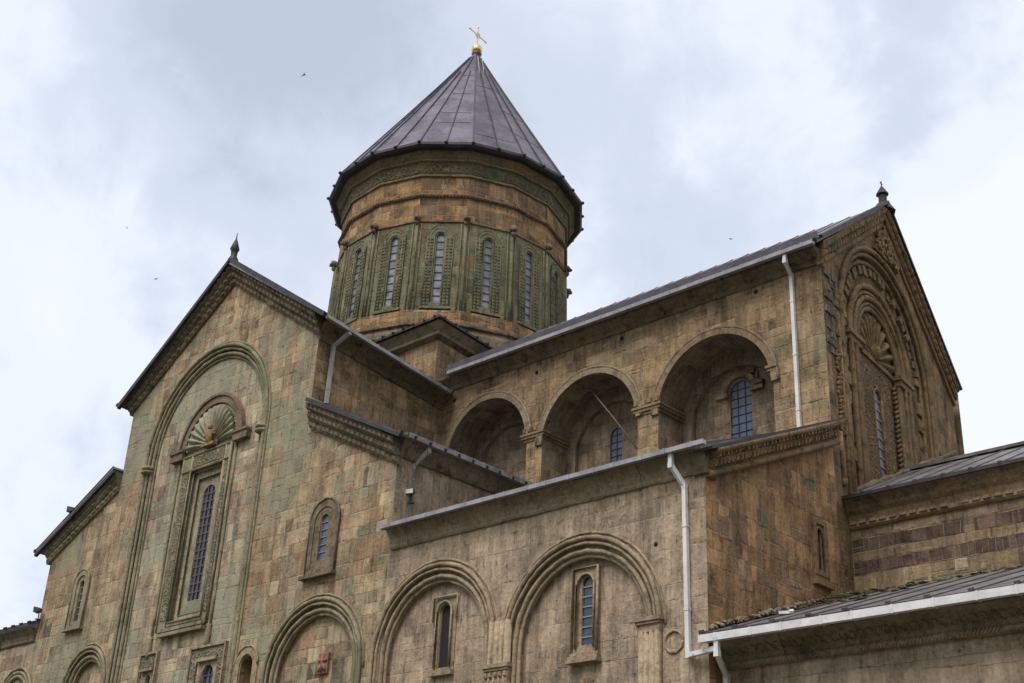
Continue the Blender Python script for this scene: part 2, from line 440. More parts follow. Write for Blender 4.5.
def tri(outline, holes):
    vs = []; es = []
    for lp in [outline] + list(holes):
        b = len(vs); vs += [Vector(p) for p in lp]; es += [(b + i, b + (i + 1) % len(lp)) for i in range(len(lp))]
    ov, oe, of, *_ = delaunay_2d_cdt(vs, es, [], 0, 1e-5)
    out = []
    for f in of:
        c = (sum(ov[i].x for i in f) / len(f), sum(ov[i].y for i in f) / len(f))
        if inside(c, outline) and not any(inside(c, h) for h in holes):
            a, b, c2 = (ov[i] for i in f[:3])
            if (b.x - a.x) * (c2.y - a.y) - (b.y - a.y) * (c2.x - a.x) < 0: f = f[::-1]
            out.append(list(f))
    return [(p.x, p.y) for p in ov], out


def panel(mb, fr, outline, holes=(), d=0.0):
    vs, fs = tri(outline, holes)
    mb.add([fr.P(u, z, d) for u, z in vs], fs)


def reveal(mb, fr, loop, d0, d1, skip_bottom=False):
    n = len(loop)
    for i in range(n):
        a, b = loop[i], loop[(i + 1) % n]
        mb.quad(fr.P(*a, d0), fr.P(*b, d0), fr.P(*b, d1), fr.P(*a, d1))


def slab(mb, fr, outline, holes, d0, d1, back=False):
    """a plate from depth d0 (wall) to d1 (front)"""
    panel(mb, fr, outline, holes, d1)
    if back: panel(mb, fr, outline, holes, d0)
    reveal(mb, fr, outline[::-1], d1, d0)
    for h in holes: reveal(mb, fr, h, d1, d0)


def rect(u0, u1, z0, z1): return [(u0, z0), (u1, z0), (u1, z1), (u0, z1)]


def arch(uc, hw, z0, zs, n=20, rise=1.0):
    """round-headed opening, counter-clockwise from lower left"""
    l = [(uc - hw, z0), (uc + hw, z0)]
    for i in range(n + 1):
        a = math.pi * i / n
        l.append((uc + hw * math.cos(a), zs + hw * rise * math.sin(a)))
    return l


def arc(uc, r, zs, a0=0, a1=180, n=24, rise=1.0):
    return [(uc + r * math.cos(R(a0 + (a1 - a0) * i / n)), zs + r * rise * math.sin(R(a0 + (a1 - a0) * i / n))) for i in range(n + 1)]


def arch_band(uc, r0, r1, zs, z0=None, n=24, rise=1.0):
    """outline of a ring-shaped hood; legs run down to z0"""
    o = arc(uc, r1, zs, 0, 180, n, rise); i = arc(uc, r0, zs, 180, 0, n, rise)
    if z0 is None: return o + i
    return [(uc + r1, z0)] + o + [(uc - r1, z0), (uc - r0, z0)] + i + [(uc + r0, z0)]


def box(mb, fr, u0, u1, z0, z1, d0, d1):
    p = [fr.P(u, z, d) for d in (d0, d1) for u, z in ((u0, z0), (u1, z0), (u1, z1), (u0, z1))]
    mb.add(p, [(4, 5, 6, 7), (3, 2, 1, 0), (0, 1, 5, 4), (1, 2, 6, 5), (2, 3, 7, 6), (3, 0, 4, 7)])


def bar(mb, a, b, w, h, upv=Vector((0, 0, 1))):
    """square bar between two points"""
    a, b = Vector(a), Vector(b); t = (b - a).normalized()
    s = t.cross(upv)
    if s.length < 1e-3: s = t.cross(Vector((1, 0, 0)))
    s.normalize(); n = s.cross(t)
    p = [q + s * (i * w / 2) + n * (j * h / 2) for q in (a, b) for i, j in ((-1, -1), (1, -1), (1, 1), (-1, 1))]
    mb.add(p, [(0, 1, 2, 3), (7, 6, 5, 4), (0, 4, 5, 1), (1, 5, 6, 2), (2, 6, 7, 3), (3, 7, 4, 0)])


def tube(mb, pts, r, n=8, jit=0.0):
    pts = [Vector(p) for p in pts]; m = len(pts)
    rings = []; ref = None
    for i, p in enumerate(pts):
        t = (pts[min(i + 1, m - 1)] - pts[max(i - 1, 0)]).normalized()
        if ref is None: ref = t.orthogonal().normalized()
        ref = (ref - t * ref.dot(t)).normalized(); b = t.cross(ref)
        rr = (r[i] if isinstance(r, (list, tuple)) else r) * (1 + random.uniform(-jit, jit))
        rings.append([p + (ref * math.cos(2 * math.pi * k / n) + b * math.sin(2 * math.pi * k / n)) * rr for k in range(n)])
    fs = []
    for i in range(m - 1):
        for k in range(n):
            fs.append((i * n + k, i * n + (k + 1) % n, (i + 1) * n + (k + 1) % n, (i + 1) * n + k))
    fs.append(tuple(range(n - 1, -1, -1))); fs.append(tuple((m - 1) * n + k for k in range(n)))
    mb.add([p for rg in rings for p in rg], fs, True)


def roll(mb, fr, loop, r, d=0.0, n=8, jit=0.06):
    j = lambda: random.uniform(-0.010, 0.010)
    tube(mb, [fr.P(u + j(), z + j(), d + j()) for u, z in loop], r, n, jit)


def extrude(mb, A, B, e1, e2, prof, caps=True, blocks=True):
    """closed profile (p, q) carried from A to B, p along e1, q along e2; stone courses are cut into slightly uneven blocks"""
    A, B, e1, e2 = Vector(A), Vector(B), Vector(e1), Vector(e2); n = len(prof)
    L = (B - A).length
    if blocks and L > 1.5:
        t = 0.0
        while t < L - 1e-3:
            l = random.uniform(0.5, 1.0)
            if t + l > L - 0.4: l = L - t
            o = e1 * random.uniform(-0.016, 0.016) + e2 * random.uniform(-0.012, 0.012)
            extrude(mb, A.lerp(B, t / L) + o, A.lerp(B, min(1.0, (t + l - 0.004) / L)) + o + e2 * random.uniform(-0.008, 0.008), e1, e2, prof, caps, False)
            t += l
        return
    pts = [X + e1 * p + e2 * q for X in (A, B) for p, q in prof]
    fs = [(i, (i + 1) % n, n + (i + 1) % n, n + i) for i in range(n)]
    if caps: fs += [tuple(range(n - 1, -1, -1)), tuple(range(n, 2 * n))]
    mb.add(pts, fs)


def teeth(mb, A, B, e1, e2, pitch, p0, p1, q0, q1, fill=0.7, jit=0.15):
    """row of carved scallops along A..B"""
    A, B, e1, e2 = Vector(A), Vector(B), Vector(e1), Vector(e2)
    L = (B - A).length; t = (B - A) / L; n = max(1, int(L / pitch))
    for i in range(n):
        if random.random() < 0.05: continue
        c = A + t * ((i + 0.5) * L / n); h = pitch * fill / 2; o = 1 + random.uniform(-jit, jit)
        pb = [c + t * (s * h) + e1 * p0 + e2 * q for q in (q0, q1) for s in (-1, 1)]
        pf = [c + t * (s * h * 0.62) + e1 * (p0 + (p1 - p0) * o) + e2 * (q0 + (q1 - q0) * g) for g in (0.22, 0.8) for s in (-1, 1)]
        mb.add(pb + pf, [(4, 5, 7, 6), (0, 1, 5, 4), (1, 3, 7, 5), (3, 2, 6, 7), (2, 0, 4, 6)])


def lathe(mb, c, prof, n=16, rot=0.0, smooth=False, cap=True, tilt=(0, 0)):
    """(r, z) profile revolved about the vertical through c"""
    z0 = prof[0][1]
    pts = []
    for r, z in prof:
        for k in range(n):
            a = rot + 2 * math.pi * k / n
            pts.append((c[0] + r * math.cos(a) + tilt[0] * (z - z0), c[1] + r * math.sin(a) + tilt[1] * (z - z0), z))
    fs = []
    for i in range(len(prof) - 1):
        for k in range(n):
            fs.append((i * n + k, i * n + (k + 1) % n, (i + 1) * n + (k + 1) % n, (i + 1) * n + k))
    if cap: fs += [tuple(range(n - 1, -1, -1)), tuple((len(prof) - 1) * n + k for k in range(n))]
    mb.add(pts, fs, smooth)


def sheet(mb, a, b, c, d, th=0.1):
    """a sloping roof slab; a-b is the eave, c-d the ridge"""
    a, b, c, d = map(Vector, (a, b, c, d)); n = (b - a).cross(d - a).normalized()
    if n.z < 0: n = -n
    top = [a, b, c, d]; bot = [p - n * th for p in top]
    mb.add(top + bot, [(0, 1, 2, 3), (7, 6, 5, 4), (0, 4, 5, 1), (1, 5, 6, 2), (2, 6, 7, 3), (3, 7, 4, 0)])
    return n


def seams(mb, a, b, c, d, n, w=0.045, h=0.03, over=0.06):
    a, b, c, d = map(Vector, (a, b, c, d)); nm = (b - a).cross(d - a).normalized()
    if nm.z < 0: nm = -nm
    for i in range(n + 1):
        t = (i + random.uniform(-0.04, 0.04)) / n; t = min(1, max(0, t))
        p, q = a.lerp(b, t), d.lerp(c, t)
        e = (p - q).normalized()
        bar(mb, p + e * over + nm * h * 0.4, q + nm * h * 0.4, w, h, nm)
        bar(mb, p + e * (over + 0.03) + nm * h * 0.5, p + e * (over - 0.1) + nm * h * 0.5, 0.085, 0.1, nm)


def blob(mb, c, rx, ry, rz, n=8, m=6, jit=0.12):
    pts = []; fs = []
    for i in range(m + 1):
        th = math.pi * i / m
        for k in range(n):
            a = 2 * math.pi * k / n; j = 1 + random.uniform(-jit, jit)
            pts.append((c[0] + rx * j * math.sin(th) * math.cos(a), c[1] + ry * j * math.sin(th) * math.sin(a), c[2] + rz * j * math.cos(th)))
    for i in range(m):
        for k in range(n): fs.append((i * n + k, i * n + (k + 1) % n, (i + 1) * n + (k + 1) % n, (i + 1) * n + k))
    mb.add(pts, fs, True)


def thing(name, label, cat, loc=(0, 0, 0), group=None):
    o = bpy.data.objects.new(name, None); COL.objects.link(o); o.location = loc; o.empty_display_size = 0.3
    o['label'] = label; o['category'] = cat
    if group: o['group'] = group
    return o


def tag(o, label, cat, group=None):
    o['label'] = label; o['category'] = cat
    if group: o['group'] = group


Z = Vector((0, 0, 1))
SK = R(6.8)
F = Fr((0, 0), 0)                         # long south face: transept gable and aisle
NV = Fr((0, 6.3), 0)                      # upper nave wall
AE = Fr((22.4, 0), R(90))                 # end of the aisle
G = Fr((22.4, 6.3), R(96.8))              # end gable of the nave, a little out of square
SE = Fr((10.9, 0), R(90))                # end of the transept's right shoulder
TS = Fr((6.13, 0), R(91.6))               # upper flank of the transept
A1 = Fr((0, 7.2), 0)                      # narthex
A2 = Fr((0, 0.5), 0)                      # low chapel
YD = Vector((-math.sin(SK), math.cos(SK), 0))

church = thing('cathedral', 'large medieval stone cathedral with conical drum tower, transept gable and arcaded nave', 'cathedral')

# ------------------------------------------------------------------ ground
g = MB(); g.quad((-600, -600, 0), (600, -600, 0), (600, 600, 0), (-600, 600, 0))
go = g.build('ground', M['ground']); go['kind'] = 'structure'
# unseen hill ring added to block low sky light; shaped highest behind the camera
g = MB(); NH = 96
hp = []
for i in range(NH):
    a = 2 * math.pi * i / NH; c, sn = math.cos(a), math.sin(a)
    behind = 0.5 - 0.5 * (c * fw.x + sn * fw.y) / math.hypot(fw.x, fw.y)
    h = (18 + 95 * behind ** 1.5) * (1 + 0.22 * math.sin(3 * a + 1) + 0.12 * math.sin(7 * a) + 0.06 * math.sin(17 * a + 2))
    hp += [(300 * c, 300 * sn, -1), (360 * c, 360 * sn, h * 0.55), (440 * c, 440 * sn, h), (560 * c, 560 * sn, -1)]
g.add(hp, [(i * 4 + k, ((i + 1) % NH) * 4 + k, ((i + 1) % NH) * 4 + k + 1, i * 4 + k + 1) for i in range(NH) for k in range(3)], True)
ho = g.build('skyblock_hills', M['skyblock_hills']); ho['kind'] = 'structure'


# ------------------------------------------------------------------ windows
def window(fr, uc, z0, zs, hw, dback, mat, nx=0, nz=6, barw=0.02, barm=None, parent=church, arched=True, name='window', vspace=None):
    """pane (the window itself) with its bars; the caller cuts the hole and adds the surround"""
    lp = arch(uc, hw, z0, zs, 12)
    w = MB(); panel(w, fr, lp, (), dback)
    o = w.build(name, mat, parent)
    if nx or nz:
        b = MB(); top = zs + hw
        for i in range(1, nz + 1):
            z = z0 + (top - z0) * i / (nz + 1)
            half = hw if z <= zs else math.sqrt(max(0.0, hw * hw - (z - zs) ** 2))
            if half > 0.03: bar(b, fr.P(uc - half, z, dback + 0.02), fr.P(uc + half, z, dback + 0.02), 0.03, barw, Z)
        for i in range(1, nx + 1):
            u = uc - hw + 2 * hw * i / (nx + 1); zt = zs + math.sqrt(max(0, hw * hw - (u - uc) ** 2))
            bar(b, fr.P(u, z0, dback + 0.025), fr.P(u, zt, dback + 0.025), barw, 0.03, fr.N)
        b.build('grille', barm or M['came'], o)
    return o


# ------------------------------------------------------------------ south face: transept gable + aisle, one plane
ARCH = [  # centre, inner half width, spring z
    (-10.75, 0.98, 10.55), (-5.72, 1.02, 10.60), (7.75, 1.88, 9.62), (13.05, 1.98, 9.75), (18.45, 2.12, 9.42)]
BIG = (-0.12, 3.5, 19.15)
wall_holes = [arch(c, hw + 0.33, 0.4, zs, 28) for c, hw, zs in ARCH]
big_hole = arch(BIG[0], BIG[1] + 0.22, 0.4, BIG[2], 36)

# transept part of the wall
out = [(-10.2, 0), (10.9, 0), (10.9, 15.9), (6.13, 18.25), (6.13, 21.75), (0.35, 25.75), (-5.7, 21.75), (-5.7, 18.35), (-10.2, 16.2)]
mb = MB()
holes = [arch(-5.72, 1.35, 0.4, 10.60, 28), arch(7.75, 2.21, 0.4, 9.62, 28), big_hole]
SW = arch(7.67, 0.20, 13.26, 14.56, 12)          # small window on the right shoulder
LW = arch(-7.18, 0.155, 13.3, 14.75, 12)         # slit on the left shoulder
NI = arch(4.42, 0.33, 8.2, 10.28, 14)            # blank niche beside the big arch
holes += [SW, LW, NI]
panel(mb, F, out, holes)
reveal(mb, F, SW, 0, -0.18); reveal(mb, F, LW, 0, -0.18); reveal(mb, F, NI, 0, -0.55)
panel(mb, F, NI, (), -0.55)
reveal(mb, F, big_hole, 0, -0.16)
# inner field of the big arch, with windows
bigin = arch(BIG[0], BIG[1] + 0.22, 0.4, BIG[2], 36)
FW = rect(-0.78, 1.22, 12.38, 18.05)             # stepped recess of the fan window
LO1 = arch(-1.62, 0.16, 8.6, 10.5, 10); LO2 = arch(2.02, 0.34, 8.6, 10.28, 10)
mb2 = mb; mb = MB()
panel(mb, F, bigin, [FW, LO1, LO2], -0.16)
reveal(mb, F, FW, -0.16, -0.26); reveal(mb, F, LO1, -0.16, -0.3); reveal(mb, F, LO2, -0.16, -0.3)
FW2 = rect(-0.5, 0.94, 12.62, 17.75)
panel(mb, F, FW, [FW2], -0.26); reveal(mb, F, FW2, -0.26, -0.34)
FW3 = arch(0.2, 0.38, 13.12, 17.05, 14)
reveal(mb, F, FW3, -0.34, -0.42)
mb.build('arch_field', M['facade'], church); mb = mb2
for c, hw, zs in (ARCH[1], ARCH[2]):
    lo = arch(c, hw + 0.33, 0.4, zs, 28); li = arch(c, hw, 0.4, zs, 28)
    reveal(mb, F, lo, 0, -0.10); panel(mb, F, lo, [li], -0.10); reveal(mb, F, li, -0.10, -0.28); panel(mb, F, li, (), -0.28)
mb.build('transept_wall', M['brown'], church)

# flank walls of the transept
mb = MB()
panel(mb, SE, [(0, 0), (14, 0), (14, 16.05), (0, 16.05)])
mb.build('shoulder_side_wall', M['aisle'], church)
mb = MB()
panel(mb, Fr((-10.2, 0), R(90)), [(0, 0), (14, 0), (14, 16.2), (0, 16.2)])
mb.build('shoulder_side_wall', M['aisle'], church)
mb = MB()
panel(mb, TS, [(0, 15), (6.6, 15), (6.6, 21.0), (0, 21.55)])
mb.build('transept_side_wall', M['nave'], church)
mb = MB()
panel(mb, Fr((-5.7, 0), R(96.8)), [(0, 15), (6.6, 15), (6.6, 21.55), (0, 21.55)])
mb.build('transept_side_wall', M['nave'], church)

# aisle wall to the right, and the matching low wall to the left
mb = MB()
W2 = arch(13.28, 0.215, 9.24, 10.85, 12); W3 = arch(18.5, 0.18, 9.24, 10.88, 12)
holes = [arch(c, hw + 0.33, 0.4, zs, 28) for c, hw, zs in ARCH[3:]]
panel(mb, F, [(10.9, 0), (22.4, 0), (22.4, 13.25), (10.9, 13.25)], holes)
for (c, hw, zs), wh in zip(ARCH[3:], (W2, W3)):
    lo = arch(c, hw + 0.33, 0.4, zs, 28); li = arch(c, hw, 0.4, zs, 28)
    reveal(mb, F, lo, 0, -0.10); panel(mb, F, lo, [li], -0.10); reveal(mb, F, li, -0.10, -0.28); panel(mb, F, li, [wh], -0.28); reveal(mb, F, wh, -0.28, -0.36)
lo = arch(ARCH[0][0], ARCH[0][1] + 0.33, 0.4, ARCH[0][2], 28); li = arch(ARCH[0][0], ARCH[0][1], 0.4, ARCH[0][2], 28)
# the left-most arch straddles the corner of the shoulder, so that stretch carries on flush
mb.build('aisle_wall', M['aisle'], church)
mb = MB()
box(mb, F, -26, -10.2, 0, 12.95, -14, 0.0)
slab(mb, F, arch_band(-10.95, 0.98, 1.12, 10.55, 0.4), [], 0, 0.05)
mb.build('aisle_wall', M['facade'], church)
mb = MB()
for r in (1.0, 1.16, 1.33):
    roll(mb, F, [(-10.95 - r, 0.4)] + arc(-10.95, r, 10.55, 180, 0, 24) + [(-10.95 + r, 0.4)], 0.07, 0.05)
mb.build('blind_arch', M['trim_facade'], church)

# ------------------------------------------------------------------ mouldings of the blind arcade
def arcade(c, hw, zs, mat, z0=0.4, left=True, right=True):
    mb = MB()
    for r, rad, d in ((hw + 0.60, 0.038, 0.005), (hw + 0.46, 0.065, 0.045), (hw + 0.32, 0.045, 0.02), (hw + 0.13, 0.068, -0.06), (hw + 0.0, 0.045, -0.13)):
        lp = arc(c, r, zs, 180, 0, 40)
        if left and r < hw + 0.5: lp = [(c - r, z) for z in (z0, 3, 6, zs - 1, zs - 0.3)] + lp
        if right and r < hw + 0.5: lp = lp + [(c + r, z) for z in (zs - 0.3, zs - 1, 6, 3, z0)]
        roll(mb, F, lp, rad, d, 8, 0.09)
    return mb.build('blind_arch', mat, church)


for i in (1, 2): arcade(*ARCH[i], M['trim_facade'])
for i in (3, 4): arcade(*ARCH[i], M['trim_aisle'])

# capitals and bundled shafts of the arcade
def capital(fr, uc, w, zt, zb, mat, d0=0.0, rows=True):
    mb = MB()
    box(mb, fr, uc - w, uc + w, zt - 0.10, zt, d0 - 0.2, d0 + 0.2)
    box(mb, fr, uc - w * 0.93, uc + w * 0.93, zt - 0.17, zt - 0.1, d0 - 0.2, d0 + 0.16)
    slab(mb, fr, [(uc - w * 0.8, zb), (uc + w * 0.8, zb), (uc + w * 0.92, zt - 0.17), (uc - w * 0.92, zt - 0.17)], [], d0 - 0.2, d0 + 0.11)
    if rows:
        teeth(mb, fr.P(uc - w * 0.9, zt - 0.36, 0), fr.P(uc + w * 0.9, zt - 0.36, 0), fr.N, Z, 0.16, d0 + 0.10, d0 + 0.18, 0, 0.17, 0.85)
        teeth(mb, fr.P(uc - w * 0.86, zb, 0), fr.P(uc + w * 0.86, zb, 0), fr.N, Z, 0.2, d0 + 0.10, d0 + 0.16, 0, 0.16, 0.8)
    return mb.build('capital', mat, church)


capital(F, 15.72, 0.48, 9.05, 8.47, M['trim_aisle'])
capital(F, 20.73, 0.40, 9.62, 9.26, M['trim_aisle'], rows=False)
for c, zt in ((15.72, 10.2), (20.73, 9.3)):
    for k in (-0.3, -0.1, 0.1, 0.3):
        kk = k if c < 18 else k * 0.8
        mb = MB(); roll(mb, F, [(c + kk, 0.4), (c + kk, 4), (c + kk, zt)], 0.1, 0.03); mb.build('shaft', M['trim_aisle'], church)

# big arch of the transept: three rolls, running down as shafts with little knot rings
mb = MB()
for r, rad, d in ((BIG[1] + 0.42, 0.045, 0.02), (BIG[1] + 0.3, 0.075, 0.06), (BIG[1] + 0.15, 0.06, 0.0), (BIG[1] - 0.02, 0.075, -0.07), (BIG[1] - 0.15, 0.05, -0.13)):
    lp = [(BIG[0] - r, z) for z in (0.4, 5, 9, 13, 16, 18.4)] + arc(BIG[0], r, BIG[2], 180, 0, 48) + [(BIG[0] + r, z) for z in (18.4, 16, 13, 9, 5, 0.4)]
    roll(mb, F, lp, rad, d, 8, 0.08)
for s in (-1, 1):
    for dz in (0.0, 0.16):
        lathe(mb, (BIG[0] + s * (BIG[1] + 0.14), -0.02), [(0.2, 18.55 + dz), (0.27, 18.6 + dz), (0.27, 18.66 + dz), (0.2, 18.7 + dz)], 10, 0, True)
mb.build('blind_arch', M['trim_facade'], church)

# ------------------------------------------------------------------ the fan window of the transept
mb = MB(); panel(mb, F, FW2, [FW3], -0.34); mb.build('window_field', M['field'], church)
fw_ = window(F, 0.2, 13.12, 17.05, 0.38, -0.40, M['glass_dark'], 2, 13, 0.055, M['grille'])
mb = MB()   # surround with colonnettes
slab(mb, F, rect(-1.42, 1.6, 12.1, 18.72), [rect(-0.8, 1.24, 12.36, 18.07)], -0.16, -0.08)
for u in (-1.42, -0.84, 1.28, 1.6):
    roll(mb, F, [(u, 12.1), (u, 14), (u, 16), (u, 18.72)], 0.045, -0.08, 8)
for b_, dd in ((rect(-0.8, 1.24, 12.36, 18.07), -0.06), (rect(-0.72, 1.16, 12.42, 18.0), -0.16), (rect(-0.5, 0.94, 12.62, 17.75), -0.27)):
    roll(mb, F, b_ + b_[:1], 0.035, dd, 6)
for z in (18.72, 18.12): roll(mb, F, [(-1.42, z), (1.6, z)], 0.045, -0.08, 8)
for k, z in enumerate((12.36, 12.18, 12.0)):
    box(mb, F, -0.9 - 0.14 * k, 1.34 + 0.1 * k, z - 0.12, z, -0.3, -0.055 + 0.05 * k)
for u in (-1.75, 1.84):
    roll(mb, F, [(u, 11.9), (u, 13), (u, 15), (u, 17), (u, 18.6)], 0.05, -0.12, 8)
    lathe(mb, (u, 0.1), [(0.03, 11.2), (0.11, 11.35), (0.07, 11.5), (0.12, 11.65), (0.07, 11.9), (0.1, 12.0)], 8, 0, True)
mb.build('frame', M['trim_facade'], fw_)
mb = MB()
for a, b in ((-1.3, -0.94), (1.36, 1.52)):
    slab(mb, F, rect(a, b, 12.5, 18.0), [], -0.08, -0.055)
slab(mb, F, rect(-0.75, 1.2, 18.2, 18.62), [], -0.08, -0.055)
mb.build('carved_panel', M['carve'], fw_)
# fan tympanum: ribs radiating from a relief
FC = (0.2, 18.95)
mb = MB()
slab(mb, F, arc(FC[0], 1.6, FC[1], 0, 180, 30, 0.98), [], -0.16, -0.08)
n = 15
for i in range(n):
    a = math.pi * (i + 0.5) / n; h = math.pi / n * 0.44
    pts = []
    for r, k, dd in ((0.42, 0.45, -0.05), (0.9, 0.7, 0.02), (1.38, 1.0, 0.05), (1.52, 0.75, 0.02)):
        for j in (-1, -0.5, 0, 0.5, 1):
            aa = a + h * k * j
            pts.append(F.P(FC[0] + r * math.cos(aa), FC[1] + r * 0.98 * math.sin(aa), -0.08 + (dd + 0.1) * (1 - j * j) ** 0.7))
    fs = [(q * 5 + w, q * 5 + w + 1, q * 5 + 5 + w + 1, q * 5 + 5 + w) for q in range(3) for w in range(4)]
    mb.add(pts, fs, True)
mb.build('fan_tympanum', M['fan'], church)
mb = MB()
slab(mb, F, arch_band(FC[0], 1.62, 1.94, FC[1]), [], -0.16, -0.03)
slab(mb, F, arch_band(FC[0], 1.9, 2.0, FC[1]), [], -0.16, 0.03)
for s, u0, u1 in ((-1, -2.2, -1.42), (1, 1.75, 2.6)):
    slab(mb, F, rect(u0, u1, 18.66, 18.95), [], -0.16, 0.06)
    slab(mb, F, rect(u0 - 0.03, u1 + 0.03, 18.953, 19.05), [], -0.16, 0.11)
mb.build('hood_mould', M['trim_hood'], church)
mb = MB()   # small angel-like relief: body, head, two wings
blob(mb, F.P(FC[0] + 0.05, FC[1] + 0.25, 0.06), 0.17, 0.12, 0.3)
blob(mb, F.P(FC[0] + 0.05, FC[1] + 0.62, 0.08), 0.11, 0.1, 0.13)
for s in (-1, 1):
    for k in range(4):
        a = R(90 - s * (24 + 17 * k))
        roll(mb, F, [(FC[0] + 0.05 + 0.1 * s, FC[1] + 0.35), (FC[0] + 0.05 + (0.42 - 0.03 * k) * math.cos(a) + 0.05 * s, FC[1] + 0.2 + (0.42) * math.sin(a))], [0.06, 0.035], 0.05, 6)
box(mb, F, FC[0] - 0.33, FC[0] + 0.42, FC[1] - 0.12, FC[1] + 0.0, -0.1, 0.12)
mb.build('relief', M['angel'], church)

# the two low windows and their carved surrounds
for uc, z0, zs, hw, nx, r, top in ((-1.62, 8.6, 10.5, 0.16, 0, (-2.15, -1.1), 11.4), (2.02, 8.6, 10.28, 0.34, 1, (1.0, 2.98), 11.25)):
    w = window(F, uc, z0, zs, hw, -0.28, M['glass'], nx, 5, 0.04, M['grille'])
    mb = MB()
    slab(mb, F, rect(r[0], r[1], 7.5, top), [rect(uc - hw - 0.3, uc + hw + 0.22, 7.5, zs + hw + 0.25)], -0.16, -0.1)
    mb.build('carved_panel', M['carve'], w)
    mb = MB()
    for u in (r[0], r[1]): box(mb, F, u - 0.04, u + 0.04, 7.5, top + 0.04, -0.16, -0.04)
    box(mb, F, r[0] + 0.04, r[1] - 0.04, top - 0.04, top + 0.04, -0.16, -0.04)
    box(mb, F, uc - hw - 0.25, uc + hw + 0.2, zs + hw + 0.12, zs + hw + 0.22, -0.16, -0.02)
    mb.build('frame', M['trim_aisle'], w)
mb = MB()
slab(mb, F, arch_band(4.42, 0.36, 0.62, 10.3, 8.2), [], 0.0, 0.045)
roll(mb, F, arc(4.42, 0.62, 10.3, 180, 0, 20), 0.035, 0.045)
mb.build('niche_surround', M['trim_aisle'], church)

# small window, right shoulder
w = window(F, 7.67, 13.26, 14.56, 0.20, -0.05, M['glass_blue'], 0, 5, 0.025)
mb = MB()
o2 = [(6.98, 12.78), (8.42, 12.78)] + arc(7.7, 0.72, 14.55, 0, 180, 20)
i2 = [(7.2, 12.98), (8.2, 12.98)] + arc(7.7, 0.5, 14.5, 0, 180, 20)
i3 = [(7.3, 13.0), (8.06, 13.0)] + arc(7.68, 0.37, 14.5, 0, 180, 20)
slab(mb, F, o2, [i2], 0, 0.07); slab(mb, F, i2, [i3], 0, 0.035); slab(mb, F, i3, [SW], 0, 0.03)
roll(mb, F, o2[1:] + o2[:1], 0.035, 0.07, 8)
box(mb, F, 6.86, 8.5, 12.66, 12.78, 0, 0.22)
mb.build('frame', M['trim_dirty'], w)
# slit, left shoulder
w = window(F, -7.18, 13.3, 14.75, 0.155, -0.06, M['glass'], 0, 5, 0.03)
mb = MB()
o2 = [(-7.75, 13.0), (-6.6, 13.0)] + arc(-7.175, 0.575, 14.75, 0, 180, 18)
i2 = [(-7.52, 13.12), (-6.83, 13.12)] + arc(-7.175, 0.345, 14.75, 0, 180, 18)
slab(mb, F, o2, [i2], 0, 0.09); slab(mb, F, i2, [LW], 0, 0.04)
roll(mb, F, o2[1:] + o2[:1], 0.035, 0.09, 8)
box(mb, F, -7.83, -6.52, 12.9, 13.0, 0, 0.2)
mb.build('frame', M['trim_facade'], w)
# aisle windows
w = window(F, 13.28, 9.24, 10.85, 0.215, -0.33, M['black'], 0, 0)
mb = MB()
slab(mb, F, rect(12.9, 13.72, 9.2, 11.28), [arch(13.28, 0.235, 9.3, 10.85, 12)], -0.28, -0.25)
roll(mb, F, [(12.84, 10.6), (12.84, 11.3), (13.78, 11.3), (13.78, 10.6)], 0.035, -0.2)
roll(mb, F, [(12.98, 9.3), (12.98, 10.85)] + arc(13.28, 0.3, 10.85, 180, 0, 12) + [(13.58, 10.85), (13.58, 9.3)], 0.035, -0.19)
box(mb, F, 12.86, 13.74, 9.06, 9.2, -0.3, -0.12)
mb.build('frame', M['trim_aisle'], w)
w = window(F, 18.5, 9.24, 10.88, 0.18, -0.31, M['glass'], 0, 6, 0.035)
mb = MB()
slab(mb, F, rect(18.05, 18.92, 9.1, 11.3), [arch(18.49, 0.3, 9.22, 10.82, 12)], -0.28, -0.21)
slab(mb, F, arch(18.49, 0.3, 9.22, 10.82, 12), [arch(18.5, 0.185, 9.3, 10.88, 12)], -0.3, -0.26)
roll(mb, F, [(18.07, 9.1), (18.07, 11.28), (18.9, 11.28), (18.9, 9.1)], 0.04, -0.17)
roll(mb, F, [(18.19, 9.2), (18.19, 10.82)] + arc(18.49, 0.3, 10.82, 180, 0, 12) + [(18.79, 10.82), (18.79, 9.2)], 0.03, -0.17)
for k in range(3): box(mb, F, 18.02 - 0.02 * k, 18.95 + 0.02 * k, 9.1 - 0.09 * (k + 1), 9.1 - 0.09 * k, -0.3, -0.15 + 0.05 * k)
mb.build('frame', M['trim_aisle'], w)
# rosette under the window, ring on the pier, red plaque
mb = MB()
for i in range(12):
    a = 2 * math.pi * i / 12
    roll(mb, F, [(18.55 + 0.12 * math.cos(a), 8.1 + 0.12 * math.sin(a)), (18.55 + 0.36 * math.cos(a), 8.1 + 0.36 * math.sin(a))], [0.04, 0.085], -0.26, 6)
roll(mb, F, arc(18.55, 0.1, 8.1, 0, 360, 12), 0.05, -0.24, 6)
mb.build('rosette', M['trim_end'], church)
mb = MB(); roll(mb, F, arc(21.42, 0.26, 8.96, 0, 360, 28), 0.035, 0.01, 6); mb.build('carved_ring', M['trim_aisle'], church)
mb = MB()
slab(mb, F, rect(7.85, 8.31, 9.68, 10.3), [], -0.28, -0.18)
for a, b in (((8.08, 9.72), (8.08, 10.26)), ((7.88, 10.08), (8.28, 10.08)), ((7.92, 9.74), (8.02, 9.95)), ((8.24, 9.74), (8.14, 9.95))): roll(mb, F, [a, b], 0.05, -0.17, 6)
mb.build('red_plaque', M['red'], church)

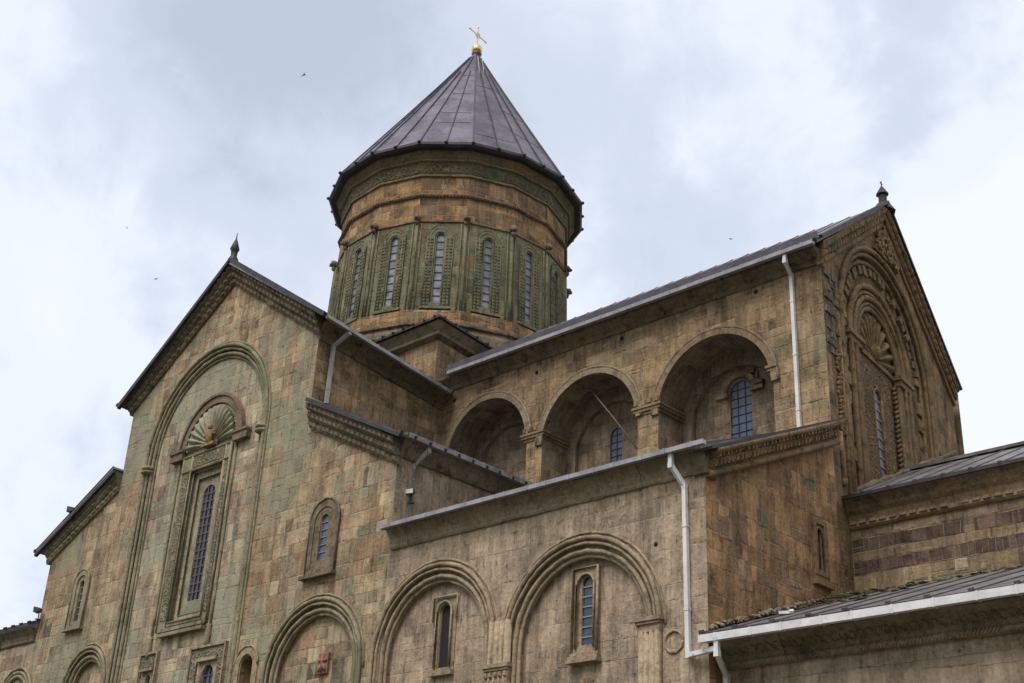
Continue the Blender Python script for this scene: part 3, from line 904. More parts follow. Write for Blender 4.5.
# ------------------------------------------------------------------ cornices on the south face
def raking(A, B, fr, height, out_, mat, rows, name='raking_cornice', pitch=0.3):
    """stepped cornice under a gable roof, from lower A=(u,z) to upper B; z = underside"""
    mb = MB(); a, b = fr.P(*A), fr.P(*B); N = fr.N
    n = rows; st = height / n
    for k in range(n):
        p1 = out_ * (k + 1) / n
        extrude(mb, a, b, N, Z, [(-0.1, st * k), (p1 * 0.72, st * k), (p1, st * (k + 0.35)), (p1, st * (k + 0.98)), (-0.1, st * (k + 0.98))])
        teeth(mb, a + Z * (st * (k + 0.2)), b + Z * (st * (k + 0.2)), N, Z, pitch, p1 * 0.95, p1 * 0.95 + 0.06, 0, st * 0.65, 0.78)
    return mb.build(name, mat, church)


raking((6.25, 21.6), (0.35, 25.6), F, 0.78, 0.38, M['trim_dirty'], 3)
raking((-5.85, 21.55), (0.35, 25.6), F, 0.78, 0.38, M['trim_dirty'], 3)
raking((11.0, 15.72), (6.33, 18.07), F, 0.85, 0.36, M['trim_dirty'], 3, pitch=0.27)
raking((-10.35, 16.05), (-5.7, 18.3), F, 0.75, 0.36, M['trim_facade'], 3)
# the long cornice under the aisle eave: deep cavetto with a roll
prof_aisle = [(-0.1, 0.0), (0.06, 0.0), (0.1, 0.06), (0.08, 0.12), (0.12, 0.3), (0.26, 0.5), (0.3, 0.56), (-0.1, 0.56)]
mb = MB(); extrude(mb, F.P(11.02, 12.98), F.P(22.5, 12.98), F.N, Z, prof_aisle); mb.build('cornice', M['trim_chap'], church)
mb = MB(); extrude(mb, F.P(-26, 12.85), F.P(-10.2, 12.85), F.N, Z, prof_aisle); mb.build('cornice', M['trim_dirty'], church)
mb = MB(); extrude(mb, SE.P(0.0, 16.02), SE.P(8, 16.02), SE.N, Z, [(-0.1, 0), (0.08, 0), (0.12, 0.08), (0.2, 0.3), (0.38, 0.6), (0.38, 0.72), (-0.1, 0.72)]); mb.build('cornice', M['trim_dirty'], church)
mb = MB(); extrude(mb, TS.P(0.0, 21.5), TS.P(6.4, 20.9), TS.N, Z, [(-0.1, 0), (0.06, 0), (0.12, 0.07), (0.14, 0.25), (0.5, 0.55), (0.5, 0.62), (-0.1, 0.62)]); mb.build('cornice', M['trim_dirty'], church)

# carved raking cornice over the end of the aisle
mb = MB()
a, b = AE.P(0.0, 12.86), AE.P(6.3, 15.72)
for k, (q0, q1, p) in enumerate(((0.0, 0.2, 0.16), (0.22, 0.44, 0.26), (0.46, 0.66, 0.36))):
    extrude(mb, a + Z * q0, b + Z * q0, AE.N, Z, [(-0.1, 0), (p * 0.8, 0), (p, 0.06), (p, q1 - q0), (-0.1, q1 - q0)])
teeth(mb, a + Z * 0.2, b + Z * 0.2, AE.N, Z, 0.2, 0.14, 0.29, -0.02, 0.2, 0.66, 0.15)
teeth(mb, a + Z * 0.42, b + Z * 0.42, AE.N, Z, 0.2, 0.22, 0.39, -0.02, 0.2, 0.66, 0.15)
tube(mb, [a + AE.N * 0.17 + Z * 0.05, b + AE.N * 0.17 + Z * 0.05], 0.09)
tube(mb, [a + AE.N * 0.37 + Z * 0.62, b + AE.N * 0.37 + Z * 0.62], 0.09)
mb.build('raking_cornice', M['trim_end'], church)
# corner block where cornices meet
mb = MB(); slab(mb, AE, [(-0.28, 13.5), (-0.1, 12.95), (0.3, 12.85), (0.6, 13.15), (0.6, 13.6)], [], -0.3, 0.14); mb.build('corner_stone', M['trim_dirty'], church)

# ------------------------------------------------------------------ end of the aisle
mb = MB()
AEW = rect(5.03, 5.33, 11.65, 12.95)
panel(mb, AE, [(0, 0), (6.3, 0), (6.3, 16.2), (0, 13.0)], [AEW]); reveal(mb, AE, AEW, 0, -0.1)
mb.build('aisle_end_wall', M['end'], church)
for u0, u1, z0, z1, mt in ((2.25, 2.7, 12.25, 12.75, 'drumgreen'), (4.72, 5.18, 13.95, 14.3, 'drumgreen'), (3.6, 4.2, 11.0, 11.5, 'nave'), (1.3, 1.9, 10.4, 11.2, 'nave'), (0.5, 1.1, 11.5, 12.1, 'nave')):
    mb = MB(); slab(mb, AE, [(u0 + 0.04, z0), (u1, z0 + 0.05), (u1 - 0.05, z1), (u0, z1 - 0.07)], [], 0, 0.012); mb.build('repair_block', M[mt], church)
w = MB(); panel(w, AE, AEW, (), -0.03); w = w.build('window', M['glass_dark'], church)
mb = MB()
slab(mb, AE, rect(4.86, 5.58, 11.62, 13.2), [rect(5.02, 5.42, 11.74, 13.05)], 0, 0.07)
slab(mb, AE, rect(5.02, 5.42, 11.74, 13.05), [arch(5.2, 0.13, 11.8, 12.8, 8)], 0, 0.015)
roll(mb, AE, [(5.06, 11.75), (5.06, 12.8)] + arc(5.2, 0.15, 12.8, 180, 0, 10) + [(5.36, 12.8), (5.36, 11.75)], 0.025, 0.04)
for k in range(3): box(mb, AE, 4.84 - 0.03 * k, 5.6 + 0.03 * k, 11.62 - 0.1 * (k + 1), 11.62 - 0.1 * k, 0, 0.05 + 0.05 * k)
mb.build('frame', M['trim_end'], w)
# ------------------------------------------------------------------ upper nave wall with its three open arches
NICH = [(8.42, 2.02, 18.75), (13.27, 2.1, 18.33), (18.38, 2.17, 18.2)]
mb = MB()
holes = [arch(c, hw, 15.6, zs, 32) for c, hw, zs in NICH]
panel(mb, NV, [(5.2, 14.5), (22.4, 14.5), (22.4, 21.8), (5.2, 21.8)], holes)
mb.build('nave_wall', M['nave'], church)
mb = MB()
for i, h in enumerate(holes):
    reveal(mb, NV, h, 0, -1.5)
    wins = []
    if i == 1: wins = [arch(13.27, 0.26, 16.9, 18.68, 12)]
    if i == 2: wins = [arch(18.39, 0.41, 16.7, 18.94, 14)]
    # a shallow second order at the back
    c, hw, zs = NICH[i]
    panel(mb, NV, h, wins, -1.5)
    for wv in wins: reveal(mb, NV, wv, -1.5, -1.6)
    lo = arch(c, hw, 15.6, zs, 32); li = arch(c - 0.05, hw - 0.45, 15.6, zs - 0.1, 32)
    slab(mb, NV, lo, [li], -1.5, -1.32)
mb.build('gallery_niche', M['niche'], church)
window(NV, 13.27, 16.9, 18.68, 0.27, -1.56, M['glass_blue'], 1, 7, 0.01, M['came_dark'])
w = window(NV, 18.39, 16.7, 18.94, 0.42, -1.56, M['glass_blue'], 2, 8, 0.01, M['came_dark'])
mb = MB()
slab(mb, NV, arch_band(18.39, 0.5, 0.68, 18.94, 18.9), [], -1.5, -1.38)
box(mb, NV, 17.5, 17.95, 18.84, 18.98, -1.5, -1.36); box(mb, NV, 18.83, 19.3, 18.84, 18.98, -1.5, -1.36)
mb.build('frame', M['niche'], w)
mb = MB(); box(mb, NV, 19.0, 19.32, 19.0, 19.14, -1.5, -1.3); box(mb, NV, 19.02, 19.1, 19.14, 19.5, -1.5, -1.42); box(mb, NV, 18.75, 19.0, 19.45, 19.6, -1.5, -1.36)
mb.build('carved_block', M['trim_dirty'], church)
for i, (c, hw, zs) in enumerate(NICH):
    mb = MB()
    slab(mb, NV, arch_band(c, hw - 0.03, hw + 0.18, zs), [], 0, 0.08)
    roll(mb, NV, arc(c, hw + 0.21, zs, 180, 0, 36), 0.05, 0.05)
    mb.build('archivolt', M['trim_arch'] if i < 2 else M['trim_imp'], church)
for u0, u1, zt, ta in ((10.36, 11.2, 19.0, 0), (15.33, 16.25, 18.75, 0), (20.48, 20.75, 18.85, 0)):
    mb = MB()
    for k, (h0, h1, o) in enumerate(((0.0, 0.1, 0.03), (0.1, 0.2, 0.09), (0.2, 0.28, 0.13))):
        box(mb, NV, u0 - o, u1 + (o if u1 < 20.6 else 0.0), zt - 0.42 + h0, zt - 0.42 + h1, -1.5, o)
    if u1 < 20.6: teeth(mb, NV.P(u0 - 0.1, zt - 0.1, 0), NV.P(u1 + 0.1, zt - 0.1, 0), NV.N, Z, 0.24, 0.0, 0.12, -0.05, 0.22, 0.9, 0.5)
    mb.build('impost', M['trim_imp'], church)
# nave eave cornice
mb = MB(); extrude(mb, NV.P(5.6, 21.62), NV.P(22.45, 21.62), NV.N, Z, [(-0.1, 0), (0.06, 0), (0.1, 0.05), (0.12, 0.15), (0.42, 0.36), (0.45, 0.46), (-0.1, 0.46)]); mb.build('cornice', M['trim_dirty'], church)
# black discs painted in for the shade of putlog holes
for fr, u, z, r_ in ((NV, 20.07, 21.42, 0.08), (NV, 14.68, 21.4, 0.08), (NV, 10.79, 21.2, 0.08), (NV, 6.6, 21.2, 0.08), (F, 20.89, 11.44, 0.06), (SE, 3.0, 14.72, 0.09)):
    mb = MB(); tube(mb, [fr.P(u, z, -0.05), fr.P(u, z, 0.012)], r_, 10); mb.build('hole_shade_disc', M['black'], church)

# ------------------------------------------------------------------ end gable of the nave
GO = [(0, 11.0), (11.47, 11.0), (11.47, 21.7), (5.6, 26.4), (0, 21.9)]
GB = arch(4.95, 3.6, 14.0, 20.3, 40)
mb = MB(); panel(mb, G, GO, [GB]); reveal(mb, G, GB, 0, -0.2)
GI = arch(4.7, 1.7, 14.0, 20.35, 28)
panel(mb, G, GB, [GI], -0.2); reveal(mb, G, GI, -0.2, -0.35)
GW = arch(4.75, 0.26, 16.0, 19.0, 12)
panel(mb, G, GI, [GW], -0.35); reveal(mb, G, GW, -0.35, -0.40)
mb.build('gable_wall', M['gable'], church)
mb = MB(); panel(mb, Fr((22.4 - 12.2 * math.sin(SK), 6.3 + 12.2 * math.cos(SK)), R(180)), [(0, 0), (18, 0), (18, 22), (0, 22)]); mb.build('nave_wall', M['nave'], church)
w = window(G, 4.75, 16.0, 19.0, 0.26, -0.39, M['glass_drum'], 0, 9, 0.04, M['came'])
mb = MB()
slab(mb, G, rect(3.5, 4.44, 15.6, 20.15), [], -0.35, -0.31)
slab(mb, G, rect(5.06, 5.9, 15.6, 20.15), [], -0.35, -0.31)
slab(mb, G, [(4.44, 19.35), (5.06, 19.35), (5.06, 20.15), (4.44, 20.15)], [], -0.35, -0.31)
mb.build('carved_panel', M['carve_end'], w)
mb = MB()
roll(mb, G, [(4.43, 15.6), (4.43, 19.0)] + arc(4.75, 0.32, 19.0, 180, 0, 12) + [(5.07, 19.0), (5.07, 15.6)], 0.04, -0.33)
mb.build('frame', M['trim_end'], w)
# great arch with blocks round it
mb = MB()
for r, rad, d in ((3.8, 0.09, 0.07), (3.6, 0.07, 0.0), (3.38, 0.08, -0.14)):
    roll(mb, G, [(4.95 - r, z) for z in (14, 17, 19.5)] + arc(4.95, r, 20.35, 180, 0, 44) + [(4.95 + r, z) for z in (19.5, 17, 14)], rad, d, 8, 0.1)
for i in range(30):     # notched voussoirs
    a0, a1 = math.pi * (i + 0.12) / 30, math.pi * (i + random.uniform(0.7, 0.95)) / 30
    r0, r1 = 3.0 + random.uniform(-0.05, 0.05), 3.3
    if random.random() < 0.1: continue
    slab(mb, G, [(4.95 + r0 * math.cos(a0), 20.3 + r0 * math.sin(a0)), (4.95 + r1 * math.cos(a0), 20.3 + r1 * math.sin(a0)), (4.95 + r1 * math.cos(a1), 20.3 + r1 * math.sin(a1)), (4.95 + r0 * math.cos(a1), 20.3 + r0 * math.sin(a1))], [], -0.2, random.uniform(-0.16, -0.04))
for s in (-1, 1):
    for k in range(9):
        z = 20.0 - k * 0.62
        slab(mb, G, [(4.95 + s * 3.15 - 0.16, z - 0.4), (4.95 + s * 3.15 + 0.16, z - 0.42), (4.95 + s * 3.15 + 0.17, z), (4.95 + s * 3.15 - 0.15, z + 0.04)], [], -0.2, random.uniform(-0.16, -0.05))
mb.build('blind_arch', M['trim_end'], church)
# portal of colonnettes round the fan
mb = MB()
for r, rad, d in ((2.45, 0.10, -0.12), (2.25, 0.07, -0.16), (2.06, 0.09, -0.13), (1.86, 0.06, -0.16), (1.7, 0.09, -0.2)):
    roll(mb, G, [(4.7 - r, z) for z in (14, 16, 18, 20)] + arc(4.7, r, 20.35, 180, 0, 36) + [(4.7 + r, z) for z in (20, 18, 16, 14)], rad, d, 8, 0.05)
for s in (-1, 1):
    box(mb, G, 4.7 + s * 2.1 - 0.6, 4.7 + s * 2.1 + 0.6, 20.2, 20.34, -0.3, 0.02)
    box(mb, G, 4.7 + s * 2.1 - 0.52, 4.7 + s * 2.1 + 0.52, 20.0, 20.2, -0.3, -0.05)
    for k in range(34):   # twisted rope shaft
        z = 14.2 + k * 0.17
        tube(mb, [G.P(4.7 + s * 1.5 - 0.12, z, -0.27), G.P(4.7 + s * 1.5 + 0.12, z + 0.17, -0.27)], 0.06, 6)
box(mb, G, 2.95, 6.45, 20.18, 20.34, -0.5, -0.25)
mb.build('portal_moulding', M['trim_end'], church)
mb = MB()
slab(mb, G, arc(4.7, 1.7, 20.36, 0, 180, 26), [], -0.35, -0.345)
n = 11
for i in range(n):
    a = math.pi * (i + 0.5) / n; h = math.pi / n * 0.36
    pts = []
    for r, k, dd in ((0.45, 0.6, 0.05), (0.95, 0.85, 0.13), (1.4, 1.0, 0.19), (1.62, 0.7, 0.09)):
        for j in (-1, -0.5, 0, 0.5, 1):
            aa = a + h * k * j
            pts.append(G.P(4.7 + r * math.cos(aa), 20.36 + r * math.sin(aa), -0.33 + dd * (1 - j * j) ** 0.6))
    mb.add(pts, [(q * 5 + w_, q * 5 + w_ + 1, q * 5 + 6 + w_, q * 5 + 5 + w_) for q in range(3) for w_ in range(4)], True)
blob(mb, G.P(4.7, 20.6, -0.3), 0.25, 0.2, 0.3)
mb.build('fan_tympanum', M['trim_end'], church)
# carved relief under the apex and strips near the corner
mb = MB()
slab(mb, G, [(4.5, 24.4), (6.7, 24.4), (6.2, 25.1), (5.6, 25.65), (5.0, 25.1)], [], 0, 0.1)
for i in range(40):
    u = random.uniform(4.75, 6.6); z = random.uniform(24.45, 25.4)
    if abs(u - 5.6) > (25.7 - z) * 0.9: continue
    a = random.uniform(0, 6.28)
    roll(mb, G, [(u + 0.16 * math.cos(a + q * 0.8), z + 0.16 * math.sin(a + q * 0.8)) for q in range(5)], 0.05, 0.12, 6)
mb.build('carved_relief', M['trim_end'], church)
mb = MB()
for i in range(16):
    z = 16.3 + i * 0.19
    roll(mb, G, [(0.75 + 0.13 * math.sin(i * 1.3 + q) , z + 0.05 * q) for q in range(5)], 0.055, 0.03, 6)
    roll(mb, G, [(0.78 + 0.13 * math.cos(i * 1.7 + q) , z + 0.05 * q) for q in range(4)], 0.045, 0.05, 6)
roll(mb, G, [(0.55, 14.8), (0.55, 16.3)], 0.07, 0.03)
blob(mb, G.P(0.55, 14.75, 0.05), 0.12, 0.1, 0.14)
for u in (1.0, 1.22): roll(mb, G, [(u, 13.6), (u, 17), (u, 20.4)], 0.075, 0.03)
mb.build('carved_strip', M['trim_end'], church)
mb = MB()
for i in range(11):
    z = 18.75 + i * 0.26; u = 0.08
    while u < 1.25:
        l = random.uniform(0.12, 0.4); q = lambda: random.uniform(-0.03, 0.03)
        slab(mb, G, [(u + q(), z + q()), (u + l + q(), z + q()), (u + l + q(), z + 0.23 + q()), (u + q(), z + 0.23 + q())], [], -0.02, random.uniform(0.005, 0.09))
        u += l + 0.03
mb.build('worn_panel', M['trim_worn'], church)
for u0, u1, z0, z1 in ((1.5, 2.15, 20.2, 21.3), (1.55, 2.1, 18.2, 19.7), (7.3, 7.9, 18.8, 20.2), (9.2, 9.9, 17.2, 18.6), (7.9, 8.4, 17.3, 18.4), (9.0, 9.6, 15.6, 16.6), (10.2, 10.9, 18.0, 18.6), (2.0, 2.6, 21.5, 22.6)):
    d = -0.2 if 1.4 < u0 < 8.0 else 0
    mb = MB(); slab(mb, G, rect(u0, u1, z0, z1), [], d, d + 0.012); mb.build('dark_block', M['basalt'], church)
# gable rakes
def gable_rake(A, B, fr, mat):
    mb = MB(); a, b = fr.P(*A), fr.P(*B)
    for q0, q1, p in ((0, 0.2, 0.1), (0.22, 0.5, 0.18), (0.52, 0.78, 0.28)):
        extrude(mb, a + Z * q0, b + Z * q0, fr.N, Z, [(-0.1, 0), (p * 0.85, 0), (p, 0.05), (p, q1 - q0), (-0.1, q1 - q0)])
    teeth(mb, a + Z * 0.24, b + Z * 0.24, fr.N, Z, 0.3, 0.15, 0.22, 0, 0.24, 0.9)
    teeth(mb, a + Z * 0.54, b + Z * 0.54, fr.N, Z, 0.34, 0.25, 0.31, 0, 0.2, 0.9)
    return mb.build('raking_cornice', mat, church)


gable_rake((-0.1, 21.55), (5.6, 25.78), G, M['trim_end'])
gable_rake((11.5, 21.15), (5.6, 25.78), G, M['trim_end'])

# ------------------------------------------------------------------ crossing block under the drum
AX = Vector((-0.5, 12.25, 0))
mb = MB()
bc = [AX + Vector((s * 4.95, 0, 0)) + YD * (t * 5.75) for s, t in ((-1, -1), (1, -1), (1, 1), (-1, 1))]
be = [AX + Vector((s * 5.4, 0, 0)) + YD * (t * 6.2) for s, t in ((-1, -1), (1, -1), (1, 1), (-1, 1))]
be2 = [AX + Vector((s * 5.2, 0, 0)) + YD * (t * 6.0) for s, t in ((-1, -1), (1, -1), (1, 1), (-1, 1))]
def zz(l, z): return [Vector((p.x, p.y, z)) for p in l]
def rings(mb, rs):
    n = len(rs[0]); pts = [p for r in rs for p in r]
    mb.add(pts, [(i * n + k, i * n + (k + 1) % n, (i + 1) * n + (k + 1) % n, (i + 1) * n + k) for i in range(len(rs) - 1) for k in range(n)])
rings(mb, [zz(bc, 18), zz(bc, 24.5)])
mb.build('crossing_wall', M['nave'], church)
mb = MB(); rings(mb, [zz(bc, 24.3), zz(be2, 24.42), zz(be2, 24.55), zz(be, 24.82), zz(be, 24.92)]); mb.build('cornice', M['trim_dirty'], church)
mb = MB()
rings(mb, [zz([AX + (p - AX) * 1.02 for p in be], 24.9), zz([AX + (p - AX) * 1.02 for p in be], 25.0), zz([AX + (p - AX) * 0.55 for p in be], 26.5)])
for i in range(4):
    a, b = be[i] * 1.0, be[(i + 1) % 4] * 1.0
    a = Vector((a.x, a.y, 25.02)); b = Vector((b.x, b.y, 25.02))
    for k in range(18):
        p = a.lerp(b, (k + 0.5) / 18); q = AX + (p - AX) * 1.03; q.z = 24.99
        bar(mb, q, AX * 0.35 + Vector((p.x, p.y, 0)) * 0.65 + Z * 26.1, 0.06, 0.09)
mb.build('roof', M['edge'], church)

# ------------------------------------------------------------------ drum
ROT = R(-45 + 11.25 - 4.3)
def ringz(prof, mat, name, n=16):
    mb = MB(); lathe(mb, AX, prof, n, ROT, False, True); return mb.build(name, mat, church)


def RD(z): return 5.6 - 0.028 * (z - 26.9)


mb = MB(); lathe(mb, AX, [(5.9, 24.9), (5.9, 25.75), (5.78, 26.05)], 16, ROT)
lathe(mb, AX, [(5.8, 26.0), (5.93, 26.05), (5.93, 26.16), (5.78, 26.2)], 16, ROT)
mb.build('drum_base', M['trim_dirty'], church)
ringz([(5.78, 26.18), (5.76, 26.82), (5.58, 26.9)], M['drum'], 'drum_plinth')
greens = MB(); frames16 = []
n16 = 16
for k in range(n16):
    a = ROT + 2 * math.pi * (k + 0.5) / n16
    ap = RD(26.9) * math.cos(math.pi / n16)
    fr = Fr((AX.x + ap * math.cos(a), AX.y + ap * math.sin(a)), a + R(90), 0.028, 26.9)
    hw0, hw1 = RD(26.9) * math.sin(math.pi / n16), RD(31.35) * math.sin(math.pi / n16)
    hole = arch(0, 0.17, 27.25, 30.55, 10)
    panel(greens, fr, [(-hw0, 26.88), (hw0, 26.88), (hw1, 31.35), (-hw1, 31.35)], [hole]); reveal(greens, fr, hole, 0, -0.1)
    frames16.append(fr)
greens.build('drum_wall', M['drumgreen'], church)
for fr in frames16:
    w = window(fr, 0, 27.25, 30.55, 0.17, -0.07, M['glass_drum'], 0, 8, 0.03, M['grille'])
    mb = MB()
    slab(mb, fr, arch_band(0, 0.17, 0.28, 30.55, 27.05), [], 0, 0.025)
    slab(mb, fr, arch_band(0, 0.28, 0.55, 30.55, 27.05), [], 0, 0.05)
    for r, rad in ((0.25, 0.03), (0.42, 0.03), (0.57, 0.03)):
        roll(mb, fr, [(-r, 27.0), (-r, 29), (-r, 30.55)] + arc(0, r, 30.55, 180, 0, 16) + [(r, 30.55), (r, 29), (r, 27.0)], rad, 0.04, 6)
    for s in (-1, 1): teeth(mb, fr.P(s * 0.35, 27.1, 0), fr.P(s * 0.35, 30.5, 0), fr.N, fr.T, 0.16, 0.05, 0.085, -0.05, 0.05, 0.6)
    for s in (-1, 1): teeth(mb, fr.P(s * 0.5, 27.1, 0), fr.P(s * 0.5, 30.5, 0), fr.N, fr.T, 0.16, 0.05, 0.085, -0.05, 0.05, 0.6)
    box(mb, fr, -0.66, 0.66, 26.92, 27.03, 0, 0.14)
    box(mb, fr, -0.28, 0.28, 27.03, 27.24, 0, 0.06)
    mb.build('frame', M['trim_drumgreen'], w)
for k in range(n16):
    mb = MB(); heads = MB()
    a = ROT + 2 * math.pi * k / n16; c, s = math.cos(a), math.sin(a)
    pts = [(AX.x + (RD(z) + 0.03) * c, AX.y + (RD(z) + 0.03) * s, z) for z in (26.9, 28, 29.5, 31.2)]
    tube(mb, pts, 0.075, 8, 0.05)
    for q in (-1, 1):
        tube(mb, [(x - q * s * 0.19 - 0.04 * c, y + q * c * 0.19 - 0.04 * s, z) for x, y, z in pts], 0.035, 6)
    p = Vector((AX.x + (RD(31.3) + 0.12) * c, AX.y + (RD(31.3) + 0.12) * s, 31.45))
    blob(heads, p, 0.17, 0.17, 0.17, 8, 6, 0.3); blob(heads, p + Vector((c * 0.14, s * 0.14, -0.05)), 0.1, 0.1, 0.1, 6, 5, 0.2)
    blob(heads, p + Vector((0, 0, -0.24)), 0.11, 0.11, 0.12, 6, 5, 0.3)
    mb.build('colonnette', M['trim_drumgreen'], church)
    heads.build('carved_head', M['trim_hood'], church)
ringz([(5.48, 31.28), (5.54, 31.3), (5.54, 31.37), (5.46, 31.39)], M['trim_hood'], 'string_course')
mb = MB(); lathe(mb, AX, [(5.46, 31.38), (5.43, 32.1), (5.41, 32.62)], 16, ROT); lathe(mb, AX, [(5.44, 32.8), (5.43, 33.68)], 16, ROT); mb.build('drum_wall', M['drum'], church)
mb = MB(); lathe(mb, AX, [(5.36, 32.6), (5.5, 32.62), (5.52, 32.74), (5.42, 32.82)], 16, ROT)
for k in range(16 * 14):
    a = 2 * math.pi * k / (16 * 14) ; aa = ((a) % (2 * math.pi / 16)) - math.pi / 16
    r = 5.52 * math.cos(math.pi / 16) / math.cos(aa)
    blob(mb, (AX.x + r * math.cos(a + ROT), AX.y + r * math.sin(a + ROT), 32.68), 0.06, 0.06, 0.055, 5, 4, 0.1)
mb.build('string_course', M['trim_hood'], church)
ringz([(5.42, 33.66), (5.52, 33.68), (5.52, 33.78), (5.47, 33.82)], M['trim_drum'], 'string_course')
ringz([(5.47, 33.82), (5.5, 33.86), (5.54, 34.35), (5.52, 34.4)], M['carve_drum'], 'frieze')
ringz([(5.52, 34.38), (5.64, 34.42), (5.66, 34.5), (5.62, 34.54), (5.85, 34.8), (5.85, 34.86)], M['trim_drum'], 'cornice')
# cone
TIP = Vector((0.05, 12.3, 44.35))
EAV = 6.2
cone = MB()
def cpt(k, n, t, extra=0.0):
    a = ROT + 2 * math.pi * k / n
    kk = k * 16.0 / n; f = kk - math.floor(kk)
    am = (f - 0.5) * 2 * math.pi / 16
    r = EAV * math.cos(math.pi / 16) / math.cos(am)
    bell = (1 - t) + 0.10 * (1 - t) ** 3 * 0
    r = 0.17 + (r - 0.17) * (1 - t) ** 1.03 + extra
    z = 35.0 + (TIP.z - 35.0) * t
    return Vector((AX.x + (TIP.x - AX.x) * t + r * math.cos(a), AX.y + r * math.sin(a), z))
NT = 14
pts = [cpt(k, 16, i / NT) for i in range(NT + 1) for k in range(16)]
cone.add(pts, [(i * 16 + k, i * 16 + (k + 1) % 16, (i + 1) * 16 + (k + 1) % 16, (i + 1) * 16 + k) for i in range(NT) for k in range(16)])
lathe(cone, (TIP.x, TIP.y), [(0.24, 43.7), (0.22, 44.0), (0.19, 44.35), (0.27, 44.45), (0.27, 44.52)], 12, 0, True)
cr = cone.build('dome_roof', M['lead'], church)
mb = MB()
for k in range(32):
    tmax = 0.97 if k % 2 == 0 else 0.80
    l = [cpt(k, 32, t * tmax, 0.02) for t in (0.0, 0.25, 0.5, 0.75, 1.0)]
    for p, q in zip(l, l[1:]): bar(mb, p, q, 0.05, 0.06)
    for t in ():
        pass
for i in range(1, 9):
    t = i / 9.5
    for k in range(16):
        if random.random() < 0.8: continue
        p, q = cpt(k + 0.08, 16, t, 0.004), cpt(k + 0.92, 16, t, 0.004)
        bar(mb, p, q, 0.02, 0.006)
mb.build('seam', M['seam'], cr)
mb = MB()
lathe(mb, AX, [(5.8, 34.84), (6.12, 34.82), (EAV + 0.03, 34.92), (EAV + 0.03, 35.05), (5.9, 35.16)], 16, ROT)
for k in range(32):
    p = cpt(k, 32, 0.0, 0.05); blob(mb, p + Vector((0, 0, 0.02)), 0.09, 0.09, 0.08, 6, 5, 0.1)
mb.build('eave_edge', M['edge'], cr)
# lightning-conductor ladder near the tip
mb = MB()
l = [cpt(0.3, 16, t, 0.16) for t in (0.75, 0.85, 0.95)]
tube(mb, l, 0.02, 5); tube(mb, [p + Vector((0.15, 0.15, 0)) for p in l], 0.02, 5)
mb.build('ladder', M['pipe'], cr)
mb = MB(); lathe(mb, (TIP.x, TIP.y), [(0.05, 44.5), (0.2, 44.53), (0.29, 44.7), (0.27, 44.88), (0.15, 45.03), (0.04, 45.12)], 14, 0, True); mb.build('finial_ball', M['gold'], cr)
mb = MB()
c = Vector((TIP.x, TIP.y, 0))
bar(mb, c + Z * 45.1, c + Z * 46.2, 0.038, 0.038, Vector((0, 1, 0)))
bar(mb, c + Z * 45.72 - YD * 0.68, c + Z * 45.72 + YD * 0.68, 0.038, 0.042)
for s in (-1, 1): blob(mb, c + Z * 45.72 + YD * (0.7 * s), 0.04, 0.06, 0.06, 6, 5, 0)
blob(mb, c + Z * 46.22, 0.05, 0.06, 0.06, 6, 5, 0)
tube(mb, [c + Z * 45.72 + YD * (0.16 * math.cos(t)) + Z * (0.16 * math.sin(t)) for t in [i * math.pi / 8 for i in range(17)]], 0.025, 5)
mb.build('cross', M['gold'], cr)

# ------------------------------------------------------------------ roofs
mb = MB(); sm = MB()
# transept, ridge along y
ey0, ey1 = -0.5, 9.0
rA, rB = Vector((0.35, ey0, 26.45)), Vector((0.35 - 0.119 * 9.5, ey1, 26.45))
eR0, eR1 = Vector((6.85, ey0, 22.12)), Vector((6.62, 6.1, 21.5))
rBB = Vector((0.35 - 0.119 * 6.6, 6.1, 26.45))
eL0, eL1 = Vector((-6.25, ey0, 22.0)), Vector((-6.25 - 0.119 * 9.5, ey1, 22.0))
sheet(mb, eR0, eR1, rBB, rA); sheet(mb, eL0, eL1, rB, rA)
sheet(mb, eR1, Vector((4.0, 9.0, 23.4)), rB, rBB)
seams(sm, eR0, eR1, rBB, rA, 11); seams(sm, eL0, eL1, rB, rA, 14)
# nave, ridge along x
e0, e1 = Vector((6.7, 5.72, 22.14)), Vector((22.62, 5.72, 22.14))
q0, q1 = Vector((2.0, 11.87, 26.63)), Vector((22.0, 11.87, 26.63))
sheet(mb, e0, e1, q1, q0); seams(sm, e0, e1, q1, q0, 28)
f0, f1 = Vector((2.0, 18.0, 21.9)), Vector((21.3, 18.0, 21.9))
sheet(mb, f0, f1, q1, q0)
# unseen western half
sheet(mb, (-18, 5.72, 22.1), (-5, 5.72, 22.1), (-4, 12.3, 26.6), (-18, 12.3, 26.6)); sheet(mb, (-18, 19, 22.0), (-5, 19, 22.0), (-4, 12.3, 26.6), (-18, 12.3, 26.6))
# shoulders (lean-to roofs of the transept aisles)
s0, s1, s2, s3 = Vector((11.35, -0.4, 16.6)), Vector((11.35, 8.5, 16.6)), Vector((6.1, 8.5, 19.2)), Vector((6.35, -0.4, 19.05))
sheet(mb, s0, s1, s2, s3); seams(sm, s0, s1, s2, s3, 14)
s0, s1, s2, s3 = Vector((-10.85, -0.45, 16.62)), Vector((-10.85, 8.5, 16.62)), Vector((-5.7, 8.5, 19.2)), Vector((-5.7, -0.45, 19.2))
sheet(mb, s0, s1, s2, s3); seams(sm, s0, s1, s2, s3, 14)
